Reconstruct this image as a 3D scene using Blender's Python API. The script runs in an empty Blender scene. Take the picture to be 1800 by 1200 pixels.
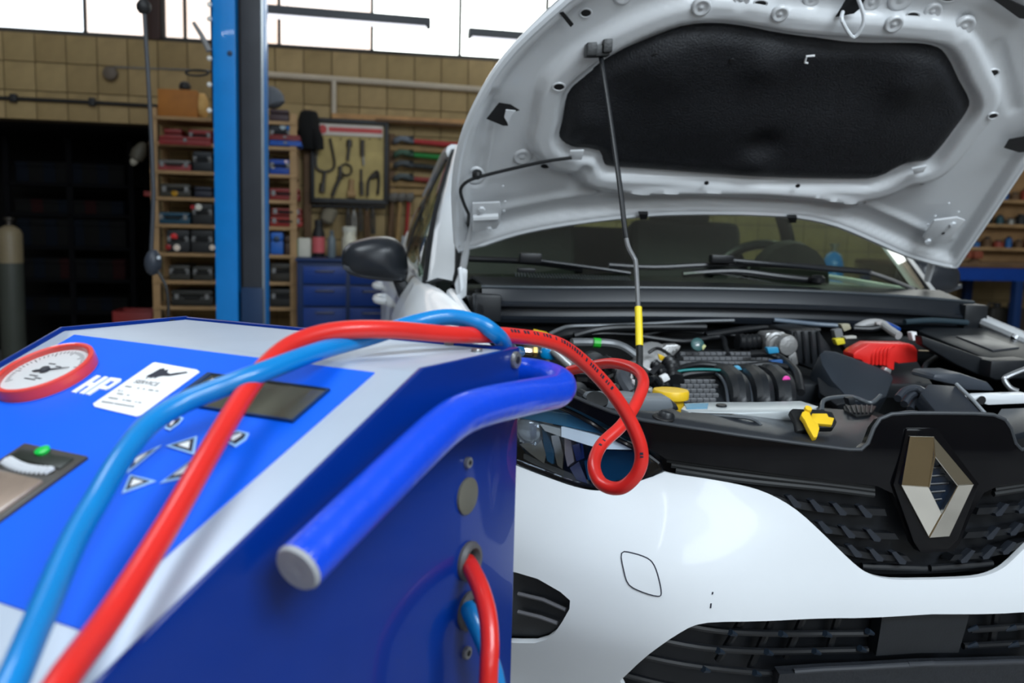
import bpy, bmesh, math, random
import numpy as np
from mathutils import Vector, Matrix
from mathutils.geometry import delaunay_2d_cdt
random.seed(7)
SC = bpy.context.scene
COL = SC.collection

# ------------------------------------------------------------------ camera
F_PX = 1600.0                      # focal length for an 1800 x 1200 frame
PITCH, ROLL, CAM_H = math.radians(7.0), math.radians(1.5), 1.12
_c, _s = math.cos(PITCH), math.sin(PITCH)
FW = np.array([0, _c, -_s]); _rt = np.array([1., 0, 0]); _up = np.array([0, _s, _c])
CR = _rt*math.cos(ROLL) + _up*math.sin(ROLL)
CU = _up*math.cos(ROLL) - _rt*math.sin(ROLL)
CO = np.array([0, 0, CAM_H])
cam = bpy.data.cameras.new('camera')
cam.sensor_width = 36.0
cam.lens = F_PX/1800*36
cam.clip_start = 0.05
cam.dof.use_dof = True
cam.dof.focus_distance = 1.28
cam.dof.aperture_fstop = 5.0
camo = bpy.data.objects.new('camera', cam)
COL.objects.link(camo)
camo.matrix_world = Matrix(((CR[0], CU[0], -FW[0], CO[0]), (CR[1], CU[1], -FW[1], CO[1]),
                            (CR[2], CU[2], -FW[2], CO[2]), (0, 0, 0, 1)))
SC.camera = camo

# ------------------------------------------------------------------ world and lights
SC.view_settings.view_transform = 'Standard'
SC.view_settings.look = 'None'
SC.view_settings.gamma = 1.0
SC.view_settings.exposure = 0.05
SC.view_settings.use_curve_mapping = False
W = bpy.data.worlds.new('sky'); SC.world = W; W.use_nodes = True
_bg = W.node_tree.nodes['Background']
_bg.inputs[0].default_value = (0.78, 0.88, 1.0, 1); _bg.inputs[1].default_value = 1.1

def area(name, loc, target, sx, sy, power, color):
    l = bpy.data.lights.new(name, 'AREA'); l.shape = 'RECTANGLE'; l.size = sx; l.size_y = sy
    l.energy = power; l.color = color
    o = bpy.data.objects.new(name, l); COL.objects.link(o)
    o.location = loc
    o.rotation_euler = (Vector(target)-Vector(loc)).to_track_quat('-Z', 'Y').to_euler()
    return o
# daylight through the high window band behind the photographer and through the two roof lights over the bay
area('window_band_daylight', (2.9, -4.95, 3.2), (1.2, 1.5, .7), 4.8, 1.75, 105, (.82, .92, 1.0))
area('roof_light_daylight', (-1.7, .9, 4.05), (-1.3, 1.0, .8), 2.0, 1.6, 78, (.84, .93, 1.0))
area('roof_light_daylight', (2.2, -1.1, 4.05), (1.4, .9, .6), 3.0, 1.9, 320, (.82, .92, 1.0))

# ------------------------------------------------------------------ helpers
def ray(x, y):
    d = FW + CR*((x-900)/F_PX) + CU*((600-y)/F_PX)
    return d/d[1]
def PY(x, y, Y): return CO + ray(x, y)*Y
def PZ(x, y, Z):
    d = ray(x, y); return CO + d*((Z-CAM_H)/d[2])
def nrm(v): v = np.array(v, float); return v/np.linalg.norm(v)

class Plane:
    def __init__(s, p0, u, v, flip=False):
        s.p0 = np.array(p0, float); s.u = np.array(u, float); s.v = np.array(v, float)
        s.n = nrm(np.cross(s.u, s.v))
        if (s.n @ (CO-s.p0)) < 0: s.n = -s.n
        if flip: s.n = -s.n
        A = np.stack([s.u, s.v, s.n], 1); s.A = np.linalg.inv(A)
    def px(s, x, y):
        d = ray(x, y); q = CO + d*(((s.p0-CO) @ s.n)/(d @ s.n))
        return tuple((s.A @ (q-s.p0))[:2])
    def at(s, a, b, o=0.0): return s.p0 + s.u*a + s.v*b + s.n*o
    def pt(s, x, y, o=0.0): return s.at(*s.px(x, y), o)

def spline(pts, n=6, closed=False):
    P = [np.array(p, float) for p in pts]; out = []; m = len(P)
    for i in range(m if closed else m-1):
        if closed: p0, p1, p2, p3 = P[i-1], P[i], P[(i+1) % m], P[(i+2) % m]
        else: p0, p1, p2, p3 = P[max(i-1, 0)], P[i], P[i+1], P[min(i+2, m-1)]
        for k in range(n):
            t = k/n
            out.append(0.5*((2*p1)+(-p0+p2)*t+(2*p0-5*p1+4*p2-p3)*t*t+(-p0+3*p1-3*p2+p3)*t**3))
    if not closed: out.append(P[-1])
    return out

MATS = {}
def mat(name, col, rough=0.5, metal=0.0, var=0.06, scale=12.0, bump=0.0, bscale=60.0, coat=0.0, trans=0.0,
        ior=1.45, emit=None, estr=0.0, spec=0.5, col2=None, coatr=.03):
    if name in MATS: return MATS[name]
    m = bpy.data.materials.new(name); m.use_nodes = True
    nt = m.node_tree; b = nt.nodes['Principled BSDF']
    tc = nt.nodes.new('ShaderNodeTexCoord')
    nz = nt.nodes.new('ShaderNodeTexNoise'); nz.inputs['Scale'].default_value = scale
    nz.inputs['Detail'].default_value = 4
    nt.links.new(tc.outputs['Object'], nz.inputs['Vector'])
    rp = nt.nodes.new('ShaderNodeValToRGB')
    rp.color_ramp.elements[0].position = 0.3; rp.color_ramp.elements[1].position = 0.7
    c2 = col2 if col2 else tuple(min(1, c*(1+var)) for c in col)
    rp.color_ramp.elements[0].color = (*[c*(1-var) for c in col], 1)
    rp.color_ramp.elements[1].color = (*c2, 1)
    nt.links.new(nz.outputs['Fac'], rp.inputs['Fac'])
    nt.links.new(rp.outputs['Color'], b.inputs['Base Color'])
    b.inputs['Roughness'].default_value = rough; b.inputs['Metallic'].default_value = metal
    b.inputs['Coat Weight'].default_value = coat; b.inputs['Coat Roughness'].default_value = coatr
    b.inputs['Transmission Weight'].default_value = trans; b.inputs['IOR'].default_value = ior
    b.inputs['Specular IOR Level'].default_value = spec
    if emit:
        b.inputs['Emission Color'].default_value = (*emit, 1); b.inputs['Emission Strength'].default_value = estr
    if bump > 0:
        n2 = nt.nodes.new('ShaderNodeTexNoise'); n2.inputs['Scale'].default_value = bscale
        n2.inputs['Detail'].default_value = 3
        nt.links.new(tc.outputs['Object'], n2.inputs['Vector'])
        bp = nt.nodes.new('ShaderNodeBump'); bp.inputs['Strength'].default_value = bump
        bp.inputs['Distance'].default_value = 0.01
        nt.links.new(n2.outputs['Fac'], bp.inputs['Height']); nt.links.new(bp.outputs['Normal'], b.inputs['Normal'])
    MATS[name] = m
    return m
def glass_mat(name, tint, refl=0.1, rough=0.02):
    """thin pane: tinted see-through with a mirror sheen"""
    if name in MATS: return MATS[name]
    m = bpy.data.materials.new(name); m.use_nodes = True; nt = m.node_tree
    nt.nodes.remove(nt.nodes['Principled BSDF']); out = nt.nodes['Material Output']
    tr = nt.nodes.new('ShaderNodeBsdfTransparent'); tr.inputs[0].default_value = (*tint, 1)
    gl = nt.nodes.new('ShaderNodeBsdfGlossy'); gl.inputs['Roughness'].default_value = rough
    fr = nt.nodes.new("ShaderNodeFresnel"); fr.inputs[0].default_value = 1.5; ge = nt.nodes.new("ShaderNodeNewGeometry"); sb = nt.nodes.new("ShaderNodeMath"); sb.operation = "SUBTRACT"; sb.inputs[0].default_value = 1.0; nt.links.new(ge.outputs["Backfacing"], sb.inputs[1]); mu = nt.nodes.new("ShaderNodeMath"); mu.operation = "MULTIPLY"
    ad = nt.nodes.new('ShaderNodeMath'); ad.operation = 'ADD'; ad.inputs[1].default_value = refl
    mx = nt.nodes.new('ShaderNodeMixShader')
    nt.links.new(fr.outputs[0], ad.inputs[0]); nt.links.new(ad.outputs[0], mu.inputs[0]); nt.links.new(sb.outputs[0], mu.inputs[1]); nt.links.new(mu.outputs[0], mx.inputs[0])
    nt.links.new(tr.outputs[0], mx.inputs[1]); nt.links.new(gl.outputs[0], mx.inputs[2])
    nt.links.new(mx.outputs[0], out.inputs[0]); MATS[name] = m
    return m
def pane_mat(name, c1, c2, strength, scale=1.2):
    """frosted window glass glowing with the daylight outside"""
    if name in MATS: return MATS[name]
    m = bpy.data.materials.new(name); m.use_nodes = True; nt = m.node_tree
    b = nt.nodes['Principled BSDF']; b.inputs['Roughness'].default_value = 0.3
    b.inputs['Base Color'].default_value = (.8, .8, .8, 1)
    tc = nt.nodes.new('ShaderNodeTexCoord'); nz = nt.nodes.new('ShaderNodeTexNoise')
    nz.inputs['Scale'].default_value = scale; nz.inputs['Detail'].default_value = 2
    rp = nt.nodes.new('ShaderNodeValToRGB')
    rp.color_ramp.elements[0].color = (*c1, 1); rp.color_ramp.elements[1].color = (*c2, 1)
    rp.color_ramp.elements[0].position = .35; rp.color_ramp.elements[1].position = .65
    nt.links.new(tc.outputs['Object'], nz.inputs['Vector']); nt.links.new(nz.outputs['Fac'], rp.inputs['Fac'])
    nt.links.new(rp.outputs['Color'], b.inputs['Emission Color']); b.inputs['Emission Strength'].default_value = strength
    MATS[name] = m
    return m

# geometry generators return (V, F)
def join(*parts):
    V, Fc = [], []
    for v, f in parts:
        o = len(V); V += [tuple(p) for p in v]; Fc += [tuple(i+o for i in q) for q in f]
    return V, Fc
def tube(pts, r, seg=10, closed=False, caps=True):
    P = [np.array(p, float) for p in pts]; n = len(P)
    rr = r if hasattr(r, '__len__') else [r]*n
    T = []
    for i in range(n):
        a = P[i-1] if (i > 0 or closed) else P[i]; b = P[(i+1) % n] if (i < n-1 or closed) else P[i]
        T.append(nrm(b-a))
    ref = np.array([0, 0, 1.]) if abs(T[0][2]) < .9 else np.array([1., 0, 0])
    N = nrm(np.cross(T[0], ref)); V = []; Fc = []
    for i in range(n):
        N = N - T[i]*(N @ T[i]); N = nrm(N); B = np.cross(T[i], N)
        for k in range(seg):
            a = 2*math.pi*k/seg
            V.append(P[i]+(N*math.cos(a)+B*math.sin(a))*rr[i])
    for i in range(n if closed else n-1):
        j = (i+1) % n
        for k in range(seg):
            l = (k+1) % seg; Fc.append((i*seg+k, i*seg+l, j*seg+l, j*seg+k))
    if caps and not closed:
        Fc.append(tuple(range(seg))[::-1]); Fc.append(tuple((n-1)*seg+k for k in range(seg)))
    return V, Fc
def axes_for(d):
    d = nrm(d); ref = np.array([0, 0, 1.]) if abs(d[2]) < .9 else np.array([1., 0, 0])
    a = nrm(np.cross(ref, d)); return a, np.cross(d, a), d
def lathe(p0, d, prof, seg=24):
    """prof: list of (radius, distance along d)"""
    a, b, d = axes_for(d); p0 = np.array(p0, float); V, Fc = [], []
    for r, h in prof:
        for k in range(seg):
            t = 2*math.pi*k/seg; V.append(p0+d*h+(a*math.cos(t)+b*math.sin(t))*r)
    for i in range(len(prof)-1):
        for k in range(seg):
            l = (k+1) % seg; Fc.append((i*seg+k, i*seg+l, (i+1)*seg+l, (i+1)*seg+k))
    Fc.append(tuple(range(seg))[::-1]); Fc.append(tuple((len(prof)-1)*seg+k for k in range(seg)))
    return V, Fc
def box(c, h, ax=None):
    c = np.array(c, float)
    ax = ax or (np.array([1., 0, 0]), np.array([0, 1., 0]), np.array([0, 0, 1.]))
    V = [c+ax[0]*h[0]*i+ax[1]*h[1]*j+ax[2]*h[2]*k for k in (-1, 1) for j in (-1, 1) for i in (-1, 1)]
    return V, [(0, 2, 3, 1), (4, 5, 7, 6), (0, 1, 5, 4), (2, 6, 7, 3), (0, 4, 6, 2), (1, 3, 7, 5)]
def prism(front, back):
    n = len(front); V = list(front)+list(back)
    return V, [tuple(range(n)), tuple(range(2*n-1, n-1, -1))]+[((i+1) % n, i, n+i, n+(i+1) % n) for i in range(n)]

def obj(name, VF, m, parent=None, bevel=0.0, smooth=35.0, bseg=2):
    V, Fc = VF
    A = np.array([tuple(p) for p in V], float)
    lo, hi = A.min(0), A.max(0); org = np.array([(lo[0]+hi[0])/2, (lo[1]+hi[1])/2, lo[2]])
    me = bpy.data.meshes.new(name); me.from_pydata((A-org).tolist(), [], [list(f) for f in Fc])
    bm = bmesh.new(); bm.from_mesh(me)
    bmesh.ops.recalc_face_normals(bm, faces=bm.faces)
    if bevel > 0:
        es = [e for e in bm.edges if len(e.link_faces) == 2 and e.calc_face_angle(0) > math.radians(30)]
        bmesh.ops.bevel(bm, geom=es, offset=bevel, segments=bseg, profile=0.6, affect='EDGES', clamp_overlap=True)
    bm.to_mesh(me); bm.free()
    for p in me.polygons: p.use_smooth = smooth > 0
    if smooth > 0: me.set_sharp_from_angle(angle=math.radians(smooth))
    if m: me.materials.append(m)
    o = bpy.data.objects.new(name, me); COL.objects.link(o)
    o.location = org
    if parent:
        o.parent = parent; wl = Vector(org); q = parent
        while q: wl -= q.location; q = q.parent
        o.location = wl
    return o
def tag(o, label=None, cat=None, group=None, kind=None):
    if label: o['label'] = label
    if cat: o['category'] = cat
    if group: o['group'] = group
    if kind: o['kind'] = kind
    return o
def thing(name, loc, label, cat, group=None):
    o = bpy.data.objects.new(name, None); COL.objects.link(o); o.location = loc
    o.empty_display_size = .1
    return tag(o, label, cat, group)
def struct(name, VF, m, parent=None, **k): return tag(obj(name, VF, m, parent, **k), kind='structure')

def pxprism(name, pts, plane, thick, m, parent=None, off=0.0, bevel=0.0, curve=0, **k):
    """outline given in the picture, laid on a plane of the scene, with thickness behind it"""
    if curve: pts = spline(pts, curve, True)
    uv = [plane.px(*p[:2]) for p in pts]
    return obj(name, prism([plane.at(a, b, off) for a, b in uv], [plane.at(a, b, off-thick) for a, b in uv]), m, parent, bevel, **k)
def uvprism(name, uv, plane, thick, m, parent=None, off=0.0, bevel=0.0, **k):
    return obj(name, prism([plane.at(a, b, off) for a, b in uv], [plane.at(a, b, off-thick) for a, b in uv]), m, parent, bevel, **k)

def inside(poly, P):
    x, y = P[:, 0], P[:, 1]; r = np.zeros(len(P), bool); n = len(poly)
    for i in range(n):
        x1, y1 = poly[i]; x2, y2 = poly[(i+1) % n]
        if y1 == y2: continue
        r ^= ((y1 > y) != (y2 > y)) & (x < (x2-x1)*(y-y1)/(y2-y1)+x1)
    return r
def pdist(poly, P, closed=True):
    d = np.full(len(P), 1e9); n = len(poly)
    for i in range(n if closed else n-1):
        a = np.array(poly[i]); b = np.array(poly[(i+1) % n]); ab = b-a; L = ab @ ab
        if L < 1e-14: continue
        t = np.clip(((P-a) @ ab)/L, 0, 1); q = a+t[:, None]*ab
        d = np.minimum(d, np.hypot(*(P-q).T))
    return d
def patch_geo(uv, at, thick, step, off=0.0, hfun=None, holes=()):
    """fill an outline on a curved surface: at(a, b, o) gives the point, o along the outward normal"""
    def resample(L):
        out = []
        for i in range(len(L)):
            a = np.array(L[i], float); b = np.array(L[(i+1) % len(L)], float); d = np.linalg.norm(b-a)
            if d < 1e-5: continue
            k = max(1, int(d/step))
            out += [tuple(a+(b-a)*j/k) for j in range(k)]
        return out
    loops = [resample(uv)]+[resample(h) for h in holes]
    A = np.array(loops[0]); lo, hi = A.min(0), A.max(0)
    gx = np.arange(lo[0]+step*.37, hi[0], step); gy = np.arange(lo[1]+step*.41, hi[1], step)
    G = np.array([(x+(j % 2)*step*.5, y) for j, y in enumerate(gy) for x in gx]) if len(gx) and len(gy) else np.zeros((0, 2))
    if len(G):
        k = inside(loops[0], G)
        for h in loops[1:]: k &= ~inside(h, G)
        G = G[k]
    if len(G):
        for lp in loops: 
            if len(G): G = G[pdist(lp, G) > step*.45]
    verts, edges = [], []
    for lp in loops:
        o = len(verts); verts += lp; edges += [(o+i, o+(i+1) % len(lp)) for i in range(len(lp))]
    verts += [tuple(g) for g in G]
    r = delaunay_2d_cdt([Vector(v) for v in verts], edges, [], 0, 1e-7)
    P2 = np.array([tuple(v) for v in r[0]]); T = [f for f in r[2] if len(f) >= 3]
    C = np.array([P2[list(f)].mean(0) for f in T])
    k = inside(loops[0], C)
    for h in loops[1:]: k &= ~inside(h, C)
    T = [f for f, q in zip(T, k) if q]
    hh = hfun(P2) if hfun else np.zeros(len(P2))
    n = len(P2)
    V = [at(a, b, off+h) for (a, b), h in zip(P2, hh)]
    Fc = [tuple(f) for f in T]
    if thick > 0:
        V += [at(a, b, off+h-thick) for (a, b), h in zip(P2, hh)]
        Fc += [tuple(i+n for i in f)[::-1] for f in T]
        cnt = {}
        for f in T:
            for i in range(len(f)):
                e = (f[i], f[(i+1) % len(f)]); cnt[e] = 1
        for (a, b) in list(cnt):
            if (b, a) not in cnt: Fc.append((b, a, a+n, b+n))
    used = sorted({i for f in Fc for i in f}); mp = {u: i for i, u in enumerate(used)}
    return [V[u] for u in used], [tuple(mp[i] for i in f) for f in Fc]
def patch(name, pts, surf, thick, m, parent=None, step=.03, off=0.0, curve=0, hfun=None, holes=(), uv=None, mirror=False, smooth=40.):
    if uv is None:
        if curve: pts = spline(pts, curve, True)
        uv = [surf.px(*p[:2]) for p in pts]
    if mirror: uv = [(-a, b) for a, b in uv][::-1]
    return obj(name, patch_geo(uv, surf.at, thick, step, off, hfun, holes), m, parent, smooth=smooth)

def dup(root, delta, label=None, name=None):
    """copy of a thing, its parts and their sub-parts, shifted"""
    def cp(o, par):
        c = o.copy(); COL.objects.link(c)
        if par: c.parent = par; c.matrix_parent_inverse = o.matrix_parent_inverse.copy()
        for ch in kids.get(o, []): cp(ch, c)
        return c
    kids = {}
    for o in list(COL.objects):
        if o.parent: kids.setdefault(o.parent, []).append(o)
    c = cp(root, None); c.location = Vector(root.location)+Vector(delta)
    if label: c['label'] = label
    return c
# ------------------------------------------------------------------ room
WX = nrm((.982, .19, 0)); WN = nrm((.19, -.982, 0)); WZ = np.array([0, 0, 1.])
W0 = np.array([0, 6.81, 0.])
def wpl(o): return Plane(W0+WN*o, WX, WZ)
def wp(x, y, o=0.0): return wpl(o).pt(x, y)
def wat(a, z, o=0.0): return W0+WX*a+WZ*z+WN*o
def wslab(a0, a1, z0, z1, o0, o1):
    return box(wat((a0+a1)/2, (z0+z1)/2, (o0+o1)/2), (abs(a1-a0)/2, abs(o1-o0)/2, abs(z1-z0)/2), (WX, WN, WZ))
def wbx(name, x0, y0, x1, y1, o, depth, m, parent=None, bevel=.004):
    """box in the wall's frame; its front face fills the given picture rectangle at distance o from the wall"""
    p = wpl(o); a0, z1 = p.px(x0, (y0)); a1, z0 = p.px(x1, y1)
    z1 = (p.px(x0, y0)[1]+p.px(x1, y0)[1])/2; z0 = (p.px(x0, y1)[1]+p.px(x1, y1)[1])/2
    return obj(name, wslab(a0, a1, z0, z1, o-depth, o), m, parent, bevel)

SILL, LINTEL = 2.325, 1.765
A_ALC = wpl(0).px(268, 214)[0]
A_L, A_R, CEIL = -4.6, 5.75, 4.2
m_conc = mat('grey_concrete', (.30, .29, .28), .6, var=.25, scale=3, bump=.2)
m_grout = mat('wall_mortar', (.10, .072, .04), .9, var=.15)
m_wall = mat('wall_plaster', (.14, .12, .09), .9, var=.08, scale=3)
m_ceil = mat('ceiling_white', (.55, .55, .53), .9)
m_dark = mat('store_shade_black', (.004, .004, .004), .9)  # near-black wall colour stands in for the store room's lack of light
fl = struct('floor', box((0.5, .8, -.05), (8, 8, .05)), m_conc)
ce = struct('ceiling', box((0.5, .8, CEIL+.05), (8, 8, .05)), m_ceil)
wb = struct('wall_back', join(wslab(A_ALC, A_R, 0, SILL, -.2, 0), wslab(A_L, A_ALC, LINTEL, SILL, -.2, 0),
                              wslab(A_L, A_R, 3.5, CEIL, -.2, 0), wslab(A_L-.1, A_L+.25, 0, LINTEL, -.2, 0)), m_grout)
LN = WN
struct('wall_left', box((-5.3, .75, CEIL/2), (.1, 5.9, CEIL/2)), m_wall)
struct('wall_right', box((5.6, 1.2, CEIL/2), (.1, 6.6, CEIL/2)), m_wall)
struct('wall_front', join(box((.2, -5.2, 1.15), (5.6, .1, 1.15)), box((.2, -5.2, 4.1), (5.6, .1, .15)), box((-2.5, -5.2, 3.2), (2.9, .1, .95)), box((5.5, -5.2, 3.2), (.2, .1, .95))), mat('wall_tan', (.40, .31, .19), .9, var=.1, scale=2))
# dark store room behind the opening
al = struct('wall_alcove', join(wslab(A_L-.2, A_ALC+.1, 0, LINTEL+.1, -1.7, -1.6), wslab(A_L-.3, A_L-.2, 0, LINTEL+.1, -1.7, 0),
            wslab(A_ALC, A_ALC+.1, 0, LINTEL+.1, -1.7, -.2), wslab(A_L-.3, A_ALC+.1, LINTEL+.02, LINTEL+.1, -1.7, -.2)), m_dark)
# masonry blocks, one by one
BW, BH = .192, (SILL-LINTEL)/3
mb = [mat('block_beige_%d' % i, c, .75, var=.12, scale=9, bump=.05) for i, c in enumerate(((.33, .235, .105), (.30, .21, .092), (.36, .255, .118)))]
bmesh_ = []
for m in mb:
    V, Fc = box((0, 0, 0), (BW/2-.003, .012, BH/2-.003), (WX, WN, WZ))
    o = obj('block', (V, Fc), m, wb, .002); bmesh_.append(o)
n = 0
def put_block(a, z):
    global n
    src = bmesh_[random.randrange(3)]
    o = src.copy() if n >= 3 else bmesh_[n]
    if n >= 3: COL.objects.link(o)
    o.location = Vector(wat(a, z-BH/2, .006)) - wb.location; n += 1
spots = []
for r in range(12):
    a = A_L+BW/2
    while a < A_R-.05:
        if r < 3 or a > A_ALC+BW/2:
            z = SILL-BH*(r+.5); p_ = wat(a, z)-CO
            if z > BH/2:
                xx = 900+F_PX*(p_ @ CR)/(p_ @ FW); yy = 600-F_PX*(p_ @ CU)/(p_ @ FW)
                hid = (840 < xx < 1640 and yy < 480) or yy > 560 or (270 < xx < 540 and yy > 205)
                spots.append((hid or xx < -60 or xx > 1860, abs(xx-900), a, z))
        a += BW
spots.sort(key=lambda q: q[:2])
rest = []
for q in spots:
    if n < 296: put_block(q[2], q[3])
    else: rest.append(box(wat(q[2], q[3], .006), (BW/2-.003, .012, BH/2-.003), (WX, WN, WZ)))
if rest: tag(obj('block_field', join(*rest), mb[0], wb, smooth=0), kind='stuff')

# windows over the wall
m_frame = mat('window_steel', (.05, .045, .04), .6)
m_brown = mat('brown_steel', (.035, .012, .008), .6)
pm = [pane_mat('pane_cold', (.8, .9, 1.0), (1, 1, 1), 2.6), pane_mat('pane_warm', (1.0, .72, .55), (1, .95, .9), 1.25, .9),
      pane_mat('pane_white', (.93, 1, .95), (1, 1, .98), 3.4), pane_mat('pane_blush', (1.0, .80, .68), (1, 1, 1), 1.6, 1.4)]
ax = lambda x, y=50: wpl(-.06).px(x, y)[0]
def window(name, edges, mats):
    z0, z1 = SILL+.0, 3.5
    fr = struct(name, join(wslab(edges[0], edges[-1], z0, z0+.03, -.1, -.02), wslab(edges[0], edges[-1], z1-.03, z1, -.1, -.02),
                           wslab(edges[0], edges[0]+.03, z0, z1, -.1, -.02), wslab(edges[-1]-.03, edges[-1], z0, z1, -.1, -.02)), m_frame, bevel=.003)
    for i in range(len(edges)-1):
        for zz0, zz1 in ((z0+.02, z0+.62), (z0+.64, z1-.02)):
            obj('pane', wslab(edges[i]+.006, edges[i+1]-.006, zz0, zz1, -.066, -.058), pm[mats[i]], fr, smooth=0)
        if i: obj('mullion', wslab(edges[i]-.011, edges[i]+.011, z0, z1, -.09, -.03), m_frame, fr, .003)
    obj('transom', wslab(edges[0], edges[-1], z0+.618, z0+.642, -.09, -.03), m_frame, fr, .003)
    return fr
window('window_1', [ax(-190), ax(-20), ax(151), ax(262)], [0, 0, 3])
window('window_2', [ax(284), ax(326), ax(491), ax(654), ax(808), ax(960), ax(1110), ax(1260), ax(1410), ax(1560), ax(1710), ax(1860), ax(2010), ax(2130)], [1, 1, 3, 2, 2, 2, 2, 2, 2, 2, 2, 2, 2])
struct('trim_1', wslab(ax(262), ax(284), SILL, 3.5, -.14, .02), m_brown, bevel=.004)

# ------------------------------------------------------------------ pipes and fittings on the wall
m_pipew = mat('cream_pipe', (.46, .39, .30), .5)
m_black = mat('matt_black', (.010, .010, .011), .55)
m_rubber = mat('black_rubber', (.012, .013, .014), .42, bump=.08, bscale=200)
m_grey = mat('mid_grey', (.20, .20, .20), .5)
m_wood = mat('pine_wood', (.36, .22, .10), .65, var=.25, scale=5)
m_dwood = mat('dark_wood', (.12, .065, .03), .7, var=.3, scale=5)
t = thing('wall_pipe', wp(640, 150, .05), 'cream pipe run high on the block wall right of the lift post', 'pipe')
obj('pipe', tube([wp(440, 129, .06), wp(660, 144, .06), wp(880, 160, .06), wp(1010, 170, .06)], .022), m_pipew, t)
obj('branch', tube([wp(587, 142, .06), wp(587, 200, .06)], .019), m_pipew, t)
t = thing('wall_conduit', wp(130, 180, .04), 'dark conduit pipe along the block wall above the dark store room', 'pipe')
obj('pipe', tube([wp(-60, 169, .04), wp(130, 178, .04), wp(300, 188, .04)], .012), m_black, t)
for x in (24, 162): obj('clip', box(wp(x, 171+x*.05, .045), (.02, .02, .026), (WX, WN, WZ)), m_black, t, .004)
t = thing('junction_box', wp(196, 130, .05), 'small grey junction box on the block wall with a thin cable', 'junction box')
obj('body', lathe(wp(196, 130, .022), WN, [(.045, 0), (.045, .05), (.036, .056)], 16), mat('old_grey', (.13, .10, .075), .6), t)
obj('cable', tube([wp(200, 118, .03), wp(290, 121, .03), wp(390, 125, .03)], .005, 6), m_grey, t)
tag(obj('wall_beam', join(wslab(wpl(.1).px(583, 200)[0], wpl(.1).px(1000, 212)[0], wpl(.1).px(583, 212)[1], wpl(.1).px(583, 199)[1], .02, .12)), mat('orange_wood', (.42, .22, .08), .6, var=.2), None, .005),
    'long orange brown timber batten fixed to the wall above the hanging tools', 'batten')
tag(obj('rail_pipe', tube([wp(660, 211, .15), wp(840, 222, .15), wp(1000, 232, .15)], .012), m_dwood), 'thin dark rail running under the timber batten', 'rail')

# fluorescent fittings in front of the windows
m_fix = mat('dark_fitting', (.055, .06, .07), .5)
m_tubeon = mat('fluorescent_tube', (.9, .9, .95), .4, emit=(.92, .92, 1.0), estr=1.1)
def fluoro(x0, y0, x1, y1, label, z=2.46, ln=None):
    a = PZ(x0, y0, z); b = PZ(x1, y1, z)
    if ln: b = a+nrm(b-a)*ln
    d = nrm(b-a); s = nrm(np.cross(d, (0, 0, 1.))); L = np.linalg.norm(b-a)/2; c = (a+b)/2
    t = thing('fluorescent_lamp', c, label, 'lamp', 'fluorescent fittings hung before the windows')
    obj('housing', box(c+WZ*.006, (L, .034, .027), (d, s, WZ)), m_fix, t, .008)
    obj('tube', tube([c-d*(L-.03)+WZ*-.031, c+d*(L-.03)+WZ*-.031], .016, 12), m_tubeon, t)
    for k in (-1, 1): obj('end_cap', box(c+d*k*(L-.010)-WZ*.014, (.012, .026, .022), (d, s, WZ)), m_fix, t, .004)
    for k in (-.6, .6): obj('suspension_wire', tube([c+d*k*L, (c+d*k*L)*np.array([1, 1, 0])+WZ*CEIL], .002, 5), m_fix, t)
    return t
fluoro(440, 16, 756, 41, 'long fluorescent fitting just right of the blue lift post')
fluoro(823, 58, 925, 66, 'fluorescent fitting whose left end shows beside the raised bonnet', ln=1.25)
# more of the workshop's lamps behind the photographer, mirrored in the paint
m_bt = mat('bright_tube', (.9, .9, .95), .4, emit=(.95, .97, 1.0), estr=24)
for a, b, lab in (((-3.7, -1.62, 3.1), (-1.2, -1.85, 3.1), 'long fluorescent fitting hung across the bay behind the photographer'),
                  ((-.88, -3.9, 3.1), (-.33, -2.1, 3.1), 'fluorescent fitting hung lengthwise behind the photographer')):
    a, b = np.array(a), np.array(b); c = (a+b)/2; d = nrm(b-a); L = np.linalg.norm(b-a)/2; sd = nrm(np.cross(d, WZ))
    t = thing('fluorescent_lamp', c, lab, 'lamp')
    obj('housing', box(c+WZ*.04, (L+.03, .06, .02), (d, sd, WZ)), m_fix, t, .006)
    obj('tube', tube([a, b], .019, 12), m_bt, t)
    for k in (-.6, .6): obj('suspension_wire', tube([c+d*k*L, c+d*k*L+WZ*(CEIL-3.1)], .003, 5), m_fix, t)

# ------------------------------------------------------------------ lift post
m_lblue = mat('lift_blue', (.0, .20, .60), .35, var=.04, coat=.3)
m_lgrey = mat('lift_channel_grey', (.030, .034, .043), .45, var=.15, scale=6)
m_silver = mat('silver_edge', (.45, .52, .58), .35, metal=.6)
m_navy = mat('navy_block', (.012, .035, .09), .4)
PYL = 4.35
pl = Plane((0, PYL, 0), (1, 0, 0), (0, 0, 1))
xs = [pl.px(x, 300)[0] for x in (376, 416, 426, 461, 466, 471)]
t = thing('lift_post', ((xs[0]+xs[-1])/2, PYL, 0), 'tall bright blue steel post of a vehicle lift with dark channel', 'lift post')
def ybox(x0, x1, y0, y1, z0, z1): return box(((x0+x1)/2, (y0+y1)/2, (z0+z1)/2), ((x1-x0)/2, (y1-y0)/2, (z1-z0)/2))
obj('column', ybox(xs[0], xs[1], PYL, PYL+.26, 0, CEIL-.02), m_lblue, t, .006)
obj('back_web', ybox(xs[1]-.01, xs[3]-.06, PYL+.22, PYL+.26, 0, CEIL-.02), m_lblue, t, .002)
obj('channel_gap', ybox(xs[1], xs[2]+.02, PYL+.05, PYL+.2, 0, CEIL-.02), m_black, t)
obj('slide_channel', ybox(xs[2], xs[3], PYL-.005, PYL+.05, 0, CEIL-.02), m_lgrey, t, .003)
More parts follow.
